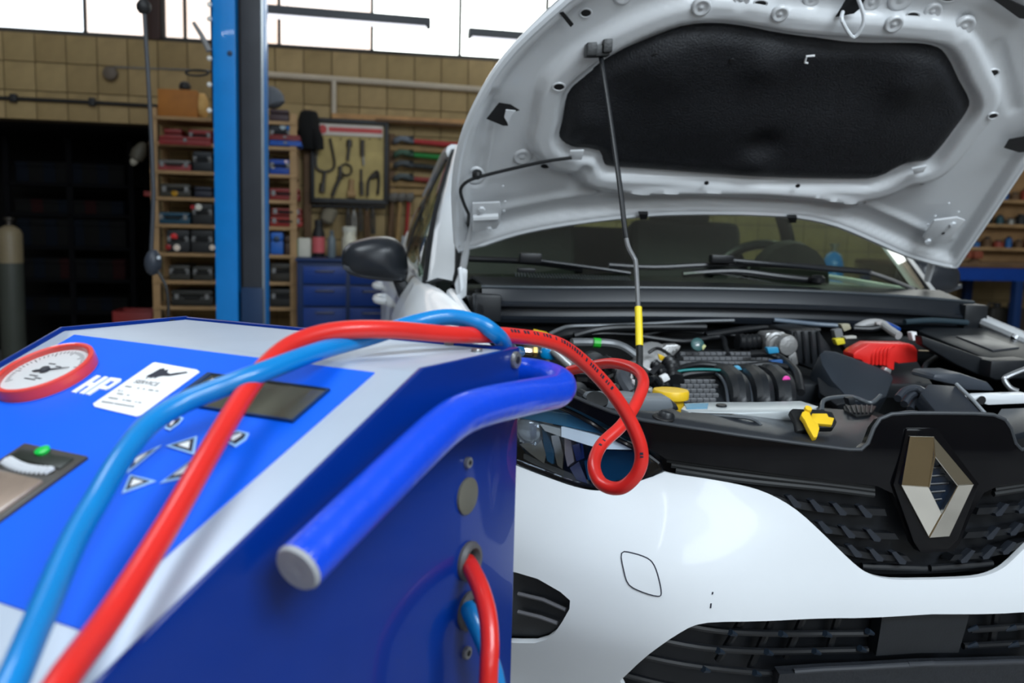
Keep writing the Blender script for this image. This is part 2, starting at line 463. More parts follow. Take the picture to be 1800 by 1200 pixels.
obj('steel_edge', ybox(xs[3], xs[3]+.006, PYL-.012, PYL+.02, 0, CEIL-.02), m_silver, t, .001)
obj('edge_strip', ybox(xs[3], xs[3]+.008, PYL+.021, PYL+.085, 0, CEIL-.02), m_lblue, t, .001)
zc = pl.px(440, 505)[1]
obj('carriage', ybox(xs[2]-.002, xs[3]+.004, PYL-.03, PYL+.1, .3, zc), m_navy, t, .004)
obj('base_plate', ybox(xs[0]-.1, xs[5]+.1, PYL-.12, PYL+.4, 0, .02), m_lblue, t, .004)
obj('lock_strip', ybox(xs[0]-.014, xs[0], PYL+.02, PYL+.06, pl.px(370, 215)[1], CEIL-.1), m_black, t, .002)
for y in (10, 35, 104, 150, 195):
    obj('rivet', lathe(pl.pt(371, y, .02), (0, -1, 0), [(.012, 0), (.012, .006), (.007, .011)], 12), mat('bare_rivet', (.75, .75, .72), .3, metal=.3), t)
obj('lever', tube([pl.pt(344, 42, .03), pl.pt(358, 64, .03), pl.pt(372, 92, .03)], [.009, .011, .014], 10), m_grey, t)
obj('ring_hook', tube([pl.pt(350+20*math.cos(k*math.pi/8), 130+5*math.sin(k*math.pi/8), .03) for k in range(16)], .005, 6, True), m_black, t)
obj('hole_plug', lathe(pl.pt(404, 94, -.004), (0, -1, 0), [(.013, 0), (.013, .006), (.009, .007)], 12), m_navy, t)

# hanging cable with switch
hc = [(251, -60), (253, 10), (257, 80), (262, 160), (267, 260), (270, 340), (268, 400), (266, 440)]
Yh = 3.6
t = thing('hanging_cable', PY(266, 470, Yh), 'black cable hanging from the ceiling with a pendant switch at its end', 'cable')
c0 = PY(251, -60, Yh); 
obj('cable', tube([np.array([c0[0], c0[1], CEIL])]+[PY(x, y, Yh) for x, y in hc], .0085, 8), mat('dusty_cable', (.035, .04, .05), .5), t)
obj('ball_stop', lathe(PY(253, 24, Yh), (0, 0, 1), [(.006, -.002), (.018, .002), (.027, .016), (.027, .034), (.016, .05), (.006, .053)], 16), m_black, t)
obj('switch_body', lathe(PY(267, 483, Yh), nrm((.1, 0, 1)), [(.008, 0), (.022, .01), (.032, .035), (.033, .06), (.024, .085), (.01, .1)], 14), mat('switch_grey', (.028, .035, .05), .45), t)
obj('button', lathe(PY(279, 453, Yh-.03), (0, -1, 0), [(.008, 0), (.006, .006)], 10), mat('pale_plastic', (.5, .55, .6), .4), t)
obj('tail', tube(spline([PY(x, y, Yh) for x, y in ((273, 470), (284, 488), (292, 505), (296, 540), (294, 600), (296, 700))], 4), .006, 6), m_black, t)

# ------------------------------------------------------------------ wooden tool shelf and what stands on it
SO = .55        # shelf front, distance from the wall
sp = wpl(SO)
rows = [212, 257, 306, 352, 399, 449, 497, 542]
t = thing('tool_shelf', wat(sp.px(400, 400)[0], 0, .3), 'tall pine shelving unit full of tool cases behind the lift post', 'shelf')
aL, aR = sp.px(271, 350)[0], sp.px(515, 350)[0]
zr = [sp.px(400, y)[1] for y in rows]
for a in (aL, aR):
    for o in (SO, SO-.4): obj('upright', wslab(a-.02, a+.025, 0, sp.px(400, 200)[1]+.02, o-.04, o), m_wood, t, .003)
for i, z in enumerate(zr): obj('shelf_board', wslab(aL-.02, aR+.02, z-.011, z+.011, SO-.42, SO+.008), m_wood, t, .002)
obj('shelf_board', wslab(aL-.02, aR+.02, .1, .125, SO-.42, SO+.008), m_wood, t, .002)
def C(r, g, b): return tuple(((v/255)/12.92 if v/255 <= .04045 else ((v/255+.055)/1.055)**2.4) for v in (r, g, b))
def case(x0, y0, x1, row, col, label, name='tool_case', cat='tool case', hgrow=None, handle=True, dep=.3, top=None, o=None, dots=(), y1=None):
    """carrying case with body, lid seam, latches and handle"""
    o = SO-.02 if o is None else o
    pl_ = wpl(o); zb = (zr[row]+.011) if row is not None else pl_.px((x0+x1)/2, y1)[1]
    a0 = pl_.px(x0, y0)[0]; a1 = pl_.px(x1, y0)[0]; z1 = pl_.px((x0+x1)/2, y0)[1]
    t = thing(name, wat((a0+a1)/2, zb, o-dep/2), label, cat)
    mm = mat('case_%d_%d_%d' % col, C(*col), .5, var=.12, scale=20)
    zs = zb+(z1-zb)*.62
    obj('body', wslab(a0, a1, zb, zs, o-dep, o), mm, t, min(.012, (z1-zb)*.2))
    mt = mat('case_%d_%d_%d' % top, C(*top), .5, var=.12, scale=20) if top else mm
    obj('lid', wslab(a0+.001, a1-.001, zs+.002, z1, o-dep, o+.002), mt, t, min(.012, (z1-zb)*.15))
    w = a1-a0
    if handle and w > .12:
        ac = (a0+a1)/2
        obj('handle', tube([wat(ac-.045, zs-.005, o), wat(ac-.04, zs-.005, o+.022), wat(ac+.04, zs-.005, o+.022), wat(ac+.045, zs-.005, o)], .006, 6), m_black, t)
        for s in (-.36, .36): obj('latch', wslab(ac+w*s-.012, ac+w*s+.012, zs-.018, zs+.014, o, o+.007), m_grey, t, .002)
    for (x, y, r, c) in dots:
        obj('sticker', lathe(wpl(o+.003).pt(x, y), WN, [(r, 0), (r, .003), (r*.9, .004)], 14), mat('dot_%d_%d_%d' % c, C(*c), .4), t)
    return t
RED, WHT, BLK = (200, 25, 25), (225, 222, 210), (28, 30, 33)
case(287, 226, 320, 1, (120, 28, 26), 'small dark red case on the upper pine shelf', y1=None)
case(330, 228, 372, 1, (128, 30, 30), 'red case beside the lift post on the upper pine shelf')
case(276, 281, 335, 2, (150, 60, 62), 'flat red tool case with grey lid under the red cases', top=(95, 92, 88))
case(338, 266, 373, 2, (20, 26, 32), 'near black case beside the red and grey flat case')
case(281, 323, 335, 3, (52, 50, 42), 'dark olive case with a yellow badge', dots=((307, 339, .02, (190, 140, 10)),))
case(341, 328, 373, 3, (20, 26, 42), 'dark navy case next to the olive case with yellow badge')
case(252, 336, 269, 3, (120, 34, 30), 'small red box jutting out at the left of the shelves', 'parts_box', 'box', handle=False, dep=.2)
case(274, 373, 334, 4, (14, 66, 88), 'long teal blue case on the middle shelf')
case(337, 358, 374, 4, (26, 28, 30), 'black case with red and white round badges beside the teal case', dots=((338.5, 364, .014, (170, 20, 30)), (349, 364, .021, WHT)))
case(292, 404, 333, 5, BLK, 'black power tool case with a red dot and white badge', dots=((306, 416, .022, (215, 25, 25)), (296, 434, .018, (150, 25, 25)), (311, 435, .021, (235, 220, 205))))
case(335, 404, 375, 5, (30, 32, 34), 'black power tool case touching the lift post', dots=((373, 435, .018, (225, 210, 195)),))
case(296, 466, 334, 6, (48, 47, 42), 'grey plastic case on the lower shelf')
case(338, 468, 374, 6, (44, 44, 40), 'second grey plastic case on the lower shelf by the post')
case(300, 510, 374, 7, (33, 33, 29), 'wide dark grey case on the lowest visible shelf')
case(473, 218, 513, 1, (22, 26, 34), 'dark case with blue and white label right of the post', dots=((497, 223, .018, (170, 185, 190)), (507, 224, .015, (30, 110, 180))))
case(473, 280, 511, 2, (8, 62, 150), 'bright blue case with white marks right of the post', dots=((480, 293, .012, (200, 195, 180)), (503, 284, .011, (215, 190, 200))))
case(473, 331, 526, 3, (122, 32, 30), 'plain red case lying right of the post')
case(474, 381, 531, 4, (140, 32, 24), 'lower of two red cases stacked right of the post')
zr.append(zr[4]+.011+ (sp.px(500, 381)[1]-zr[4]))
case(476, 366, 530, None, (120, 34, 28), 'upper of two red cases stacked right of the post', y1=380)
case(475, 408, 498, 5, (20, 90, 175), 'small open fronted blue bin on the shelf right of the post', 'storage_bin', 'bin', handle=False, dots=((486, 420, .02, (20, 50, 80)),))
case(500, 414, 520, 5, (58, 40, 30), 'small brown box beside the blue bin', 'parts_box', 'box', handle=False)
case(475, 463, 520, 6, (42, 38, 30), 'dim brown case low on the shelf right of the post')
case(474, 508, 522, 7, (30, 30, 28), 'dim grey case on the bottom shelf right of the post')
def flat_bar(x0, y0, x1, y1, col, label, name='tool_box', cat='tool box', o=SO+.01):
    t = thing(name, wp((x0+x1)/2, y1, o), label, cat)
    mm = mat('case_%d_%d_%d' % col, C(*col), .5)
    wbx('body', x0, y0+(y1-y0)*.35, x1, y1, o, .25, mm, t, .005)
    wbx('lid', x0+1, y0, x1-1, y0+(y1-y0)*.33, o+.003, .25, mm, t, .004)
    wbx('clasp', (x0+x1)/2-3, y0+(y1-y0)*.2, (x0+x1)/2+3, y0+(y1-y0)*.6, o+.009, .01, m_grey, t, .001)
flat_bar(473, 247, 530, 256, (16, 80, 170), 'flat blue metal tool box on the shelf right of the post')
flat_bar(473, 237, 528, 246, (120, 30, 32), 'flat red metal tool box lying on the flat blue one')
flat_bar(279, 240, 371, 255, (130, 26, 26), 'long flat red tool box in front of the small red cases', o=SO+.02)
# on top of the shelf
t = thing('wooden_box', wp(312, 198, SO-.03), 'orange brown wooden box on top of the shelf', 'box')
zt = zr[0]+.011; q = wpl(SO-.03)
a0, a1, a2 = q.px(277, 180)[0], q.px(347, 180)[0], q.px(361, 180)[0]; z1 = q.px(310, 157)[1]
m_obox = mat('orange_box', C(168, 104, 32), .6, var=.1)
obj('front_panel', wslab(a0, a1, zt, z1, SO-.05, SO-.03), m_obox, t, .003)
obj('body', wslab(a0+.003, a1-.003, zt, z1-.004, SO-.3, SO-.052), m_obox, t, .003)
obj('end_roll', lathe(wat(a1+.001, (zt+z1)/2, SO-.13), WX, [((z1-zt)*.48, 0), ((z1-zt)*.48, .03), ((z1-zt)*.3, a2-a1)], 20), mat('pale_card', C(205, 165, 100), .7), t)
tag(obj('oil_can', lathe(wp(325, 157, SO-.15), (0, 0, 1), [(.035, 0), (.038, .02), (.03, .04), (.012, .05)], 14), m_black), 'small black can sitting on the orange wooden box', 'can')
case(473, 192, 508, 0, (52, 30, 34), 'dark maroon box on top of the shelf right of the post', 'parts_box', 'box', handle=False)
t = obj('cloth_bag', lathe(wp(486, 189, SO-.1), nrm((-.35, 0, 1)), [(.03, 0), (.065, .02), (.07, .06), (.055, .1), (.03, .13), (.008, .14)], 12), mat('grey_cloth', C(95, 100, 108), .9, bump=.4, bscale=20))
tag(t, 'slumped grey cloth bag on the maroon box', 'bag')
# ------------------------------------------------------------------ framed tool board and tools
m_board = mat('yellow_board', C(176, 156, 100), .7, var=.15, scale=8)
m_tool = mat('old_tool_steel', (.055, .048, .040), .45, metal=.5, var=.3)
m_tool2 = mat('worn_steel', (.23, .22, .20), .4, metal=.6, var=.3)
bo = .12
t = thing('tool_board', wp(613, 355, bo), 'framed yellow tool board with a white and red banner on the wall', 'tool board')
wbx('panel', 551, 215, 677, 354, bo, .02, m_board, t, .002)
for (x0, y0, x1, y1) in ((546, 209, 682, 217), (546, 349, 682, 358), (546, 213, 553, 356), (676, 213, 682, 356)):
    wbx('frame_bar', x0, y0, x1, y1, bo+.03, .06, m_black, t, .004)
bn = wbx('banner', 554, 219, 673, 239, bo+.012, .014, mat('banner_white', C(205, 195, 185), .6), t, .002)
wbx('red_stripe', 578, 225, 672, 233, bo+.014, .003, mat('banner_red', C(190, 70, 68), .6), bn, 0)
obj('red_disc', lathe(wp(567, 227, bo+.012), WN, [(.03, 0), (.03, .003)], 18), mat('banner_red', C(190, 70, 68)), bn)
for k in range(7): obj('hook', tube([wp(565+k*17, 243, bo), wp(565+k*17, 245, bo+.03), wp(565+k*17, 242, bo+.035)], .003, 5), m_tool, t)
def tl(name, label, cat, parts, group=None):
    x, y = parts[0][1][0][:2]
    t = thing(name, wp(x, y, bo+.02), label, cat, group)
    for p in parts:
        nm, pts, r = p[:3]; mm = p[3] if len(p) > 3 else m_tool; oo = p[4] if len(p) > 4 else bo+.025
        P = [wp(a, b, oo) for a, b in pts]
        if len(P) > 2: P = spline(P, 4)
        obj(nm, tube(P, r, 8), mm, t)
    return t
tl('gear_puller', 'large loop shaped gear puller hung at the left of the board', 'puller',
   [('loop', [(563, 245), (557, 265), (556, 292), (566, 301), (582, 299), (588, 288), (584, 262), (580, 243)], .009), ('stem', [(571, 300), (569, 318), (567, 338)], .013), ('grip', [(567, 322), (566, 338)], .02)])
tl('slim_puller', 'slim steel puller hung third from left on the board', 'puller', [('bar', [(614, 245), (613, 262), (611, 282)], .011), ('head', [(614, 246), (614, 258)], .02)])
tl('straight_puller', 'straight puller with pale tip high on the board', 'puller', [('bar', [(637, 246), (637, 266), (637, 274)], .016), ('tip', [(638, 272), (639, 291)], .008, m_tool2)])
tl('ring_clamp', 'ring ended clamp with crooked handle low on the board', 'clamp',
   [('ring', [(599, 292), (608, 288), (617, 293), (617, 304), (607, 308), (600, 302)], .007), ('arm', [(598, 292), (597, 312), (590, 328), (584, 345)], .014), ('screw', [(592, 312), (604, 312)], .008)])
tl('flat_chisel', 'upright dark chisel on the lower board', 'chisel', [('blade', [(635, 297), (635, 322)], .009), ('grip', [(635, 320), (636, 343)], .015)])
tl('small_clamp', 'small arched clamp at the lower right of the board', 'clamp',
   [('arch', [(646, 345), (648, 318), (656, 306), (664, 302), (666, 320), (664, 342)], .010), ('pad', [(650, 312), (663, 309)], .014)])
tl('wooden_mallet', 'orange wooden mallet leaning on the board', 'mallet', [('handle', [(618, 315), (617, 335)], .02, m_wood), ('head', [(611, 341), (625, 341)], .028, m_wood)])
for i, (x, ln) in enumerate(((612, 46), (622, 48), (633, 40), (645, 52), (655, 46))):
    tl('pliers', ('first', 'second', 'third', 'fourth', 'fifth')[i]+' of the steel pliers hanging from the rail under the board', 'pliers',
       [('leg', [(x, 366), (x-2.5, 366+ln*.4), (x-1, 366+ln)], .009, (m_tool, m_tool2, m_tool, m_dwood, m_tool)[i]), ('leg', [(x, 366), (x+2.8, 366+ln*.4), (x+3, 366+ln)], .009, (m_tool, m_tool2, m_tool, m_dwood, m_tool)[i]), ('jaw', [(x, 361), (x, 370)], .013)], 'pliers under the board')
tag(obj('tool_rail', tube([wp(548, 362, .16), wp(678, 364, .16)], .01), m_black), 'black rail under the tool board carrying pliers', 'rail')
tag(obj('canvas_roll', lathe(wp(572, 392, .1), nrm(WX*.4+WZ), [(.03, 0), (.05, .02), (.055, .1), (.03, .13)], 14), mat('canvas', C(130, 122, 104), .9)), 'crumpled pale canvas roll below the left of the board', 'cloth')
t = thing('work_jacket', wp(545, 250, .2), 'dark jacket hanging on the post left of the tool board', 'jacket')
obj('body', lathe(wp(543, 262, .18), WZ, [(.05, 0), (.07, .05), (.075, .12), (.07, .2), (.058, .245), (.045, .255)], 14), mat('black_cloth', (.006, .006, .006), .95, bump=.4, bscale=15), t)
obj('sleeve', tube([wp(553, 225, .22), wp(560, 245, .24), wp(562, 263, .24)], [.03, .035, .03], 10), mat('black_cloth', (.006, .006, .006)), t)
tag(obj('wall_post', wslab(wpl(.1).px(534, 300)[0], wpl(.1).px(547, 300)[0], 0, wpl(.1).px(540, 192)[1], .0, .1), m_dwood, None, .004), 'dark timber post between the shelf and the tool board', 'post')

# long tools on racks to the right of the board
rk = thing('wrench_rack', wp(745, 300, .05), 'pale timber rack of horizontal bars carrying long wrenches', 'rack')
for y in (262, 294, 324, 338): wbx('bar', 686, y-4, 860, y+6, .06, .035, mat('pale_timber', C(150, 120, 76), .7, var=.15), rk, .003)
wbx('upright', 684, 235, 693, 420, .045, .022, m_dwood, rk, .003)
def wrench(y, hcol, jcol, label, dy=10, name='pipe_wrench'):
    t = thing(name, wp(750, y, .1), label, 'wrench', 'long wrenches on the timber rack')
    mh = mat('grip_%d_%d_%d' % hcol, C(*hcol), .45); mj = mat('jaw_%d_%d_%d' % jcol, C(*jcol), .4, metal=.5)
    sl = .055
    obj('handle', tube([wp(726, y+1, .1), wp(780, y+6, .1), wp(835, y+9, .1)], [.017, .02, .017], 10), mh, t)
    pxprism('jaw', [(692, y-4), (702, y-9), (716, y-8), (728, y-3), (728, y+5), (714, y+3), (706, y), (698, y+5), (691, y+5)], wpl(.12), .03, mj, t, bevel=.003)
    obj('jaw_nut', lathe(wp(719, y-3, .1), WX, [(.022, 0), (.022, .03)], 10), mj, t)
wrench(247, (165, 44, 46), (58, 62, 68), 'red handled pipe wrench, topmost on the timber rack')
wrench(271, (20, 118, 48), (16, 46, 28), 'green handled pipe wrench under the red topmost one')
wrench(290, (36, 40, 40), (26, 30, 32), 'black pipe wrench third from the top of the rack')
wrench(313, (130, 46, 42), (34, 40, 40), 'dull red pipe wrench at the bottom of the rack')
def hammer(x, label, hm, hd, name='long_hammer'):
    t = thing(name, wp(x, 420, .1), label, 'hammer')
    obj('handle', tube([wp(x, 348, .1), wp(x-3, 385, .1), wp(x-6, 425, .1)], [.014, .013, .016], 8), hm, t)
    pxprism('head', [(x-6, 340), (x+8, 338), (x+10, 350), (x+3, 356), (x-8, 352)], wpl(.13), .05, hd, t, bevel=.004)
hammer(690, 'dark long handled hammer under the wrench rack', m_dwood, m_tool)
hammer(704, 'pale handled hammer under the wrench rack', mat('pale_timber', C(150, 120, 76)), m_tool)
hammer(719, 'red handled axe under the wrench rack', mat('axe_red', C(150, 34, 34), .4), m_tool, 'hand_axe')

# ------------------------------------------------------------------ blue cabinet and bottles
m_cab = mat('cabinet_blue', C(6, 58, 140), .4, var=.08); m_cab2 = mat('cabinet_navy', C(8, 44, 92), .45)
co = .75; cp = wpl(co)
ca0, ca1 = cp.px(522, 500)[0], cp.px(700, 500)[0]; cz = cp.px(600, 455)[1]
t = thing('tool_cabinet', wat((ca0+ca1)/2, 0, .4), 'dark blue metal tool cabinet by the wall below the tool board', 'cabinet')
obj('body', wslab(ca0, ca1, .06, cz-.02, .06, co-.02), m_cab2, t, .004)
obj('worktop', wslab(ca0-.01, ca1+.01, cz-.02, cz, .05, co+.005), m_cab2, t, .003)
obj('plinth', wslab(ca0+.02, ca1-.02, 0, .06, .1, co-.06), m_black, t)
for i, (u0, u1) in enumerate(((.06, .48), (.52, .97))):
    w = ca1-ca0
    for (zz0, zz1) in ((cz-.16, cz-.05), (cz-.30, cz-.175), (.1, cz-.315)):
        d = obj('drawer' if zz0 > .3 else 'door', wslab(ca0+w*u0, ca0+w*u1, zz0, zz1, co-.02, co), m_cab, t, .003)
        obj('handle', tube([wat(ca0+w*(u0+.12), zz1-.03, co), wat(ca0+w*(u0+.13), zz1-.03, co+.02), wat(ca0+w*(u1-.13), zz1-.03, co+.02), wat(ca0+w*(u1-.12), zz1-.03, co)], .004, 6), m_tool2, d)
def bottle(name, x, y0, w, label, mb_, mc, cat='bottle', capw=.45, o=.5, band=None):
    q = wpl(o); a, _ = q.px(x, y0); z1 = q.px(x, y0)[1]; r = (q.px(x+w/2, y0)[0]-q.px(x-w/2, y0)[0])/2
    h = z1-cz
    t = thing(name, wat(a, cz, o), label, cat)
    b = obj('body', lathe(wat(a, cz, o), WZ, [(r*.9, 0), (r, .008), (r, h*.62), (r*.85, h*.72), (r*capw*1.05, h*.82), (r*capw, h*.84)], 20), mb_, t)
    obj('cap', lathe(wat(a, cz+h*.84, o), WZ, [(r*capw*1.15, 0), (r*capw*1.15, h*.14), (r*capw*.9, h*.16)], 16), mc, t)
    if band: obj('label_band', lathe(wat(a, cz+h*.12, o), WZ, [(r*1.02, 0), (r*1.02, h*.42)], 20), band, b)
q = wpl(.5); bx0, bx1 = q.px(519, 440)[0], q.px(546, 440)[0]; bz = q.px(532, 420)[1]
t = thing('carton', wat((bx0+bx1)/2, cz, .45), 'white carton with green side on the blue cabinet', 'carton')
obj('body', wslab(bx0+.018, bx1, cz, bz, .38, .5), mat('carton_white', C(205, 203, 190), .6), t, .003)
obj('side_panel', wslab(bx0, bx0+.018, cz, bz, .38, .5), mat('carton_green', C(60, 130, 85), .6), t, .002)
obj('flap', wslab(bx0+.02, bx1-.002, bz, bz+.006, .385, .47), mat('carton_white', C(205, 203, 190), .6), t)
bottle('oil_bottle', 560, 386, 22, 'oil bottle with black shoulders and pink red label on the cabinet', m_black, m_black, band=mat('label_pink', C(205, 95, 100), .5), capw=.6)
bottle('spray_bottle', 583, 405, 15, 'slim grey bottle next to the oil bottle with red label', mat('bottle_grey', C(110, 122, 128), .35), mat('bottle_grey2', C(90, 100, 105), .4))
bottle('spray_can', 614, 398, 26, 'white spray can with printed wrap on the cabinet behind the mirror', mat('can_white', C(215, 210, 190), .4, var=.25, scale=30), mat('carton_white', C(205, 203, 190)), cat='can', capw=.85)

# ------------------------------------------------------------------ dark store room: rack, bins, gas bottle
ro = -.55; rp_ = wpl(ro)
ra0, ra1 = rp_.px(14, 400)[0], rp_.px(232, 400)[0]
m_bin = [mat('bin_dark_%d' % i, c, .85, spec=.15) for i, c in enumerate(((.003, .005, .009), (.005, .005, .005), (.016, .004, .004), (.003, .008, .014)))]  # bins and rack coloured almost black, the room's shade put into their paint
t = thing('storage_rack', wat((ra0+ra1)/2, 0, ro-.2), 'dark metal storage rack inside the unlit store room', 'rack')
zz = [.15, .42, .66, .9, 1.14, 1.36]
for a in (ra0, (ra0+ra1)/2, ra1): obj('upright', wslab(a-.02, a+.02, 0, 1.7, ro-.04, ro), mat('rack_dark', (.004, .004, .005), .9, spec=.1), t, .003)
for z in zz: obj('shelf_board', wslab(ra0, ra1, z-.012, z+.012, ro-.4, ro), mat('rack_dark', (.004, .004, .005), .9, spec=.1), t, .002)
ORD = ['first', 'second', 'third', 'fourth', 'fifth', 'sixth', 'seventh', 'eighth']
k = 0
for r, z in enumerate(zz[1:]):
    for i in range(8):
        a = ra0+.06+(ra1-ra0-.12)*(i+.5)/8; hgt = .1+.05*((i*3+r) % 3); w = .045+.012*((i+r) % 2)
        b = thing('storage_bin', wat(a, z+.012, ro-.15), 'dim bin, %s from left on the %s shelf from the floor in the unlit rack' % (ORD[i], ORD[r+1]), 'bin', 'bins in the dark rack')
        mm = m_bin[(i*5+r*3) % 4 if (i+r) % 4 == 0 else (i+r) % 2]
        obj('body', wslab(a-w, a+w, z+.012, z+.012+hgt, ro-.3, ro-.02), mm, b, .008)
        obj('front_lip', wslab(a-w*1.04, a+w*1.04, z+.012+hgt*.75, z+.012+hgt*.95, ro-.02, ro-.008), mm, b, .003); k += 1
g = wp(21, 520, .35)
t = thing('gas_bottle', (g[0], g[1], 0), 'pale topped grey gas bottle at the far left edge', 'gas bottle')
gp = Plane((g[0], g[1], 0), (1, 0, 0), (0, 0, 1)); gz = lambda y: gp.px(20, y)[1]
obj('lower_shell', lathe((g[0], g[1], 0), WZ, [(.06, 0), (.074, .02), (.076, gz(462))], 20), mat('bottle_dull', C(62, 66, 60), .5), t)
obj('upper_shell', lathe((g[0], g[1], gz(462)), WZ, [(.077, 0), (.077, gz(410)-gz(462)), (.06, gz(402)-gz(462)), (.025, gz(396)-gz(462))], 20), mat('bottle_cream', C(120, 108, 84), .5), t)
obj('valve', lathe((g[0], g[1], gz(396)), WZ, [(.018, 0), (.018, .03), (.03, .035), (.03, .05)], 12), m_tool, t)
t = thing('work_lamp', wp(247, 275, .08), 'grey and white work lamp hanging at the edge of the dark store room', 'lamp')
obj('shade', lathe(wp(238, 281, .1), nrm(WX*.5+WZ), [(.03, 0), (.045, .01), (.05, .06), (.03, .11), (.012, .13)], 16), mat('lamp_grey', C(80, 76, 66), .6), t)
obj('bulb', lathe(wp(236, 283, .1), nrm(-WX*.5-WZ), [(.026, -.01), (.026, .012), (.012, .03)], 14), mat('lamp_white', C(170, 165, 150), .4), t)
obj('bracket', tube([wp(250, 262, .1), wp(262, 250, .05), wp(270, 248, .0)], .006, 6), m_tool, t)
t = thing('red_crate', wp(232, 560, .4), 'low red crate on the floor in front of the dark store room', 'crate')
zf = wpl(.4).px(232, 548)[1]
cc = wpl(.4).px(198, 548)[0], wpl(.4).px(268, 548)[0]
for o0, o1 in ((.37, .4), (.1, .13)): obj('side', wslab(cc[0], cc[1], 0, zf, o0, o1), mat('crate_red', C(120, 24, 22), .5), t, .004)
for a in cc: obj('end', wslab(a-.01, a+.01, 0, zf, .13, .37), mat('crate_red', C(120, 24, 22), .5), t, .003)
obj('base', wslab(cc[0], cc[1], 0, .02, .13, .37), mat('crate_red', C(120, 24, 22), .5), t)

# ------------------------------------------------------------------ right hand side: bench with tools behind the bonnet
bo2 = .7; bp_ = wpl(bo2)
ba0, ba1 = bp_.px(1590, 480)[0], bp_.px(1990, 480)[0]; bzt, bzb = bp_.px(1720, 470)[1], bp_.px(1720, 493)[1]
t = thing('work_bench', wat((ba0+ba1)/2, 0, .4), 'long blue steel workbench along the wall behind the right of the car', 'workbench')
obj('front_rail', wslab(ba0, ba1, bzb, bzt, bo2-.04, bo2), m_cab, t, .004)
obj('worktop', wslab(ba0, ba1, bzt, bzt+.03, .05, bo2+.01), m_dwood, t, .004)
for a in (ba0+.05, (ba0+ba1)/2, ba1-.05):
    for o in (bo2-.03, .12): obj('leg', wslab(a-.03, a+.03, 0, bzb, o-.03, o+.03), m_cab2, t, .003)
obj('lower_shelf', wslab(ba0, ba1, .32, .35, .1, bo2-.02), m_cab, t, .003)
t = thing('tool_wall_panel', wp(1760, 400, .02), 'tan tool panel with shelves on the wall over the blue bench', 'tool panel')
wbx('panel', 1640, 296, 1960, 464, .03, .02, mat('tan_panel', C(150, 116, 78), .7, var=.15), t)
for y in (352, 395, 436): wbx('ledge', 1660, y, 1950, y+6, .16, .14, m_wood, t, .002)
k = 0
for y, items in ((352, (1752, 1768, 1786, 1806)), (395, (1722, 1741, 1760, 1779, 1797, 1815)), (436, (1700, 1718, 1737, 1757, 1775, 1793, 1812))):
    for i, x in enumerate(items):
        h = 12+(i*7+y) % 13; w = 5+(i*5+y) % 4
        ci = (i*2+y) % 6; lab = 'small %s canister, %s from left on the %s ledge of the tan panel' % (('blue', 'black', 'brown', 'teal', 'rust red', 'steel')[ci], ORD[i], {352: 'top', 395: 'middle', 436: 'bottom'}[y])
        q = wpl(.12); a, z0 = q.px(x, y); z1 = q.px(x, y-h)[1]; r = (q.px(x+w, y)[0]-q.px(x-w, y)[0])/2
        b = thing('small_canister', wat(a, z0, .1), lab, 'canister', 'small items on the %s ledge' % {352: 'top', 395: 'middle', 436: 'bottom'}[y])
        mm = [mat('item_blue', C(36, 92, 150), .4), m_black, m_dwood, mat('item_teal', C(30, 70, 80), .4), mat('item_red', C(140, 60, 45), .5), m_tool2][(i*2+y) % 6]
        obj('body', lathe(wat(a, z0, .1), WZ, [(r, 0), (r, (z1-z0)*.75), (r*.6, (z1-z0)*.85)], 12), mm, b)
        obj('cap', lathe(wat(a, z0+(z1-z0)*.85, .1), WZ, [(r*.62, 0), (r*.6, (z1-z0)*.15)], 10), m_black, b)
t = thing('bench_vice', wp(1725, 470, .5), 'reddish bench vice standing on the blue workbench', 'vice')
v0 = wat(bp_.px(1745, 460)[0], bzt+.03, .5)
obj('base', lathe(v0, WZ, [(.05, 0), (.05, .015), (.03, .02), (.03, .035)], 14), m_dwood, t)
obj('fixed_jaw', box(v0+WZ*.06, (.035, .05, .028), (WX, WN, WZ)), mat('vice_red', C(135, 70, 52), .5), t, .006)
obj('moving_jaw', box(v0+WZ*.06+WX*-.075, (.02, .045, .025), (WX, WN, WZ)), mat('vice_red', C(135, 70, 52), .5), t, .005)
obj('screw_bar', tube([v0+WZ*.055-WX*.15, v0+WZ*.055], .009, 8), m_tool2, t)
# canisters under the bench
for i, (x, c, lab) in enumerate(((1712, (112, 118, 112), 'grey plastic canister under the blue bench'), (1755, (40, 38, 34), 'dark canister under the blue bench'), (1790, (52, 44, 36), 'brown canister under the blue bench near the picture edge'))):
    a = wpl(.5).px(x, 540)[0]
    b = thing('canister', wat(a, .35, .45), lab, 'canister')
    mm = mat('can_%d_%d_%d' % c, C(*c), .5)
    obj('body', wslab(a-.07, a+.07, .35, .62, .38, .52), mm, b, .02)
    obj('cap', lathe(wat(a+.03, .62, .45), WZ, [(.025, 0), (.025, .03), (.02, .035)], 12), m_black, b)
    obj('handle', tube([wat(a-.05, .62, .45), wat(a-.045, .65, .45), wat(a, .65, .45), wat(a+.005, .62, .45)], .009, 8), mm, b)

# blue gas bottle beyond the car, seen through its windows
c = PY(1464, 470, 5.6); zt_ = PY(1464, 428, 5.6)[2]
t = thing('gas_bottle', (c[0], c[1], 0), 'bright blue gas bottle standing beyond the car, seen through its windows', 'gas bottle')
obj('shell', lathe((c[0], c[1], 0), WZ, [(.05, 0), (.062, .02), (.062, zt_-.12), (.045, zt_-.07), (.02, zt_-.05)], 20), m_lblue, t)
obj('valve', lathe((c[0], c[1], zt_-.05), WZ, [(.016, 0), (.016, .03), (.028, .034), (.028, .05)], 12), m_tool2, t)
